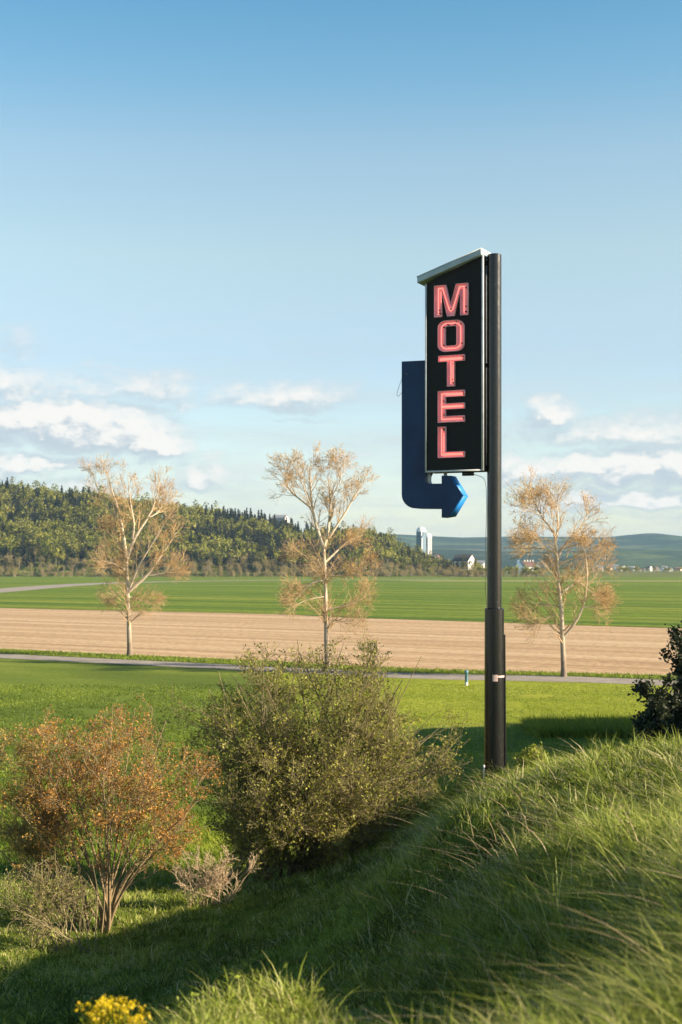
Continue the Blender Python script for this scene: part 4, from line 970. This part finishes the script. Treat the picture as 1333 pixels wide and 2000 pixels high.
g1 = fbm(x*.55+y*.1, y*.7, 31, 3); g2 = fbm(x*2.2, y*2.2, 37, 2)
hill = sstep(-.5, 1.5, x-.02*y)      # longer grass on the brow
hh = np.concatenate([np.clip(ch_[i_], .4, 2.4)*.10*rng.uniform(.5, 1.25, na), rng.uniform(.035, .10, NF)])*(1+.75*hill*np.clip(2*g1-.35, 0, 1.2))
lean = np.stack([-.42+.5*(fbm(x*.8, y*.8, 41, 2)-.5)*2, .10+.5*(fbm(x*.8, y*.8, 43, 2)-.5)*2], 1)*np.where(hill > .4, 1, .45)[:, None]
lean[:na] += cl_[i_]+off*4.5
tint = np.clip(.45+1.2*(g1-.5)+rng.normal(0, .2, N), 0, .92); tint[:na] += ct_[i_]; tint = np.clip(tint, 0, .9)
dry = rng.random(N) < .05+.22*sstep(.58, .75, g2)+.09*(fbm(x*.4, y*.4, 77, 2) > .6); tint[dry] = rng.uniform(.88, 1, dry.sum())
w = (.0035+.00055*y)*rng.uniform(.6, 1.6, N)
blades(q, x, y, hh, w, lean, tint)
# broad-leaved weeds low in the sward
NW = 1300; wx, wy = scatter(NW, 3.8, 20); j_ = np.repeat(np.arange(NW), 12)
lp = np.stack([wx[j_]+rng.normal(size=NW*12)*.05, wy[j_]+rng.normal(size=NW*12)*.05, 0*j_], 1); lp[:, 2] = HT(lp[:, 0], lp[:, 1])+rng.uniform(.01, .14, NW*12)
q.leaves(lp, .03, np.clip(rng.normal(.5, .15, NW*12), 0, .85), aspect=.55, up=.4)
# broad near blades
N = 5000; x, y = scatter(N, 3.8, 11); k2 = (x > .6)|(rng.random(N) < .12); x = x[k2]; y = y[k2]; N = len(x)
blades(q, x, y, rng.uniform(.12, .30, N), rng.uniform(.006, .011, N), np.stack([rng.normal(-.8, .4, N), rng.normal(.1, .4, N)], 1), np.clip(rng.normal(.6, .2, N), 0, .95), 5)
o = q.build('grass', M['grass']); tag(o, 'long windblown grass covering the bank in the foreground', 'grass', None, 'stuff')
# dry straw stalks on the brow
q = MB(); N = 420; x, y = scatter(N, 4.2, 22); k2 = (x > .03*y); x = x[k2]; y = y[k2]
xx2 = rng.uniform(.9, 2.0, 90); yy2 = rng.uniform(9, 17, 90); x = np.concatenate([x, xx2]); y = np.concatenate([y, yy2]); N = len(x)
blades(q, x, y, rng.uniform(.25, .6, N), rng.uniform(.002, .004, N)+.0003*y, np.stack([rng.normal(-1.0, .3, N), rng.normal(.0, .3, N)], 1), rng.uniform(.5, 1, N), 6)
o = q.build('dry_straw', M['dry']); tag(o, 'pale dry straw stalks leaning left in the foreground grass', 'straw', None, 'stuff')
# short turf further off
q = MB(); N = 210000; x, y = scatter(N, 25, 84, .27, 1.5, .8); g1 = fbm(x*.35, y*.25, 51, 3)
k2 = (g1 > .25); x = x[k2]; y = y[k2]; g1 = g1[k2]; N = len(x)
rt_y = np.interp(x, road_c[:, 0], road_c[:, 1]); ok = y < rt_y-2.5; x = x[ok]; y = y[ok]; g1 = g1[ok]; N = len(x)
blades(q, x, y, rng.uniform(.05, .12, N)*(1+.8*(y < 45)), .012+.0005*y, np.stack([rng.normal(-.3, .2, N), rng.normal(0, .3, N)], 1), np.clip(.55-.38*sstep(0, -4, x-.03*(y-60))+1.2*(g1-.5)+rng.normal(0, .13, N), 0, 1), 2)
N = 16000; x = rng.uniform(-40, 30, N); yc = np.interp(x, road_c[:, 0], road_c[:, 1]); yv = np.interp(x, vf[:, 0], vf[:, 1]); y = yc+2.4+(yv-yc-2.6)*rng.random(N)
blades(q, x, y, rng.uniform(.1, .3, N), np.full(N, .06), np.stack([rng.normal(-.3, .2, N), rng.normal(0, .3, N)], 1), np.clip(rng.normal(.45, .25, N), 0, 1), 2)
N = 9000; x = rng.uniform(8, 14.5, N); y = 58+rng.random(N)*5   # tall reedy strip at the lawn's edge
blades(q, x, y, rng.uniform(.4, .75, N), np.full(N, .04), np.stack([rng.normal(-.2, .2, N), rng.normal(0, .2, N)], 1), np.clip(rng.normal(.6, .2, N), 0, 1), 3)
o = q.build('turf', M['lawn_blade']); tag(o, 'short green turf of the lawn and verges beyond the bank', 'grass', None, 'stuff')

# yellow flowers bottom left
D = 5.0; b = at(215, 2010, D); b[2] = float(HT(b[0], D)); root = empty('yellow_flowers', tuple(b)); tag(root, 'clump of bright yellow flowers at the bottom left edge', 'flowers')
qs = MB(); qf = MB(); ql = MB()
for k in range(70):
    px = 212+rng.normal()*33 if k < 60 else rng.uniform(255, 285); py = rng.uniform(1950, 2004)+abs(px-215)*.30+rng.normal()*6
    dd = D+rng.uniform(-.12, .12); e = at(px, py, dd); s0 = b+np.array([(e[0]-b[0])*.5, rng.normal()*.03, -.03])
    P = resample([s0, (s0+e)/2+rng.normal(size=3)*.006, e], 5); qs.tubes(P[None], np.full((1, 5), .0018), 4)
    lp = e+rng.normal(size=(26, 3))*np.array([.008, .008, .006]); qf.leaves(lp, .009, rng.random(26), aspect=.9)
    lp = P[1]+(P[4]-P[1])*rng.random((7, 1))*.8; ql.leaves(lp, .03, rng.uniform(.4, .9, 7), aspect=.3)
for qq, nm, mm in ((qs, 'stem', M['lawn_blade']), (qf, 'petals', M['yellow']), (ql, 'foliage', M['lawn_blade'])):
    o = qq.build(nm, mm, root); shift(o, b)
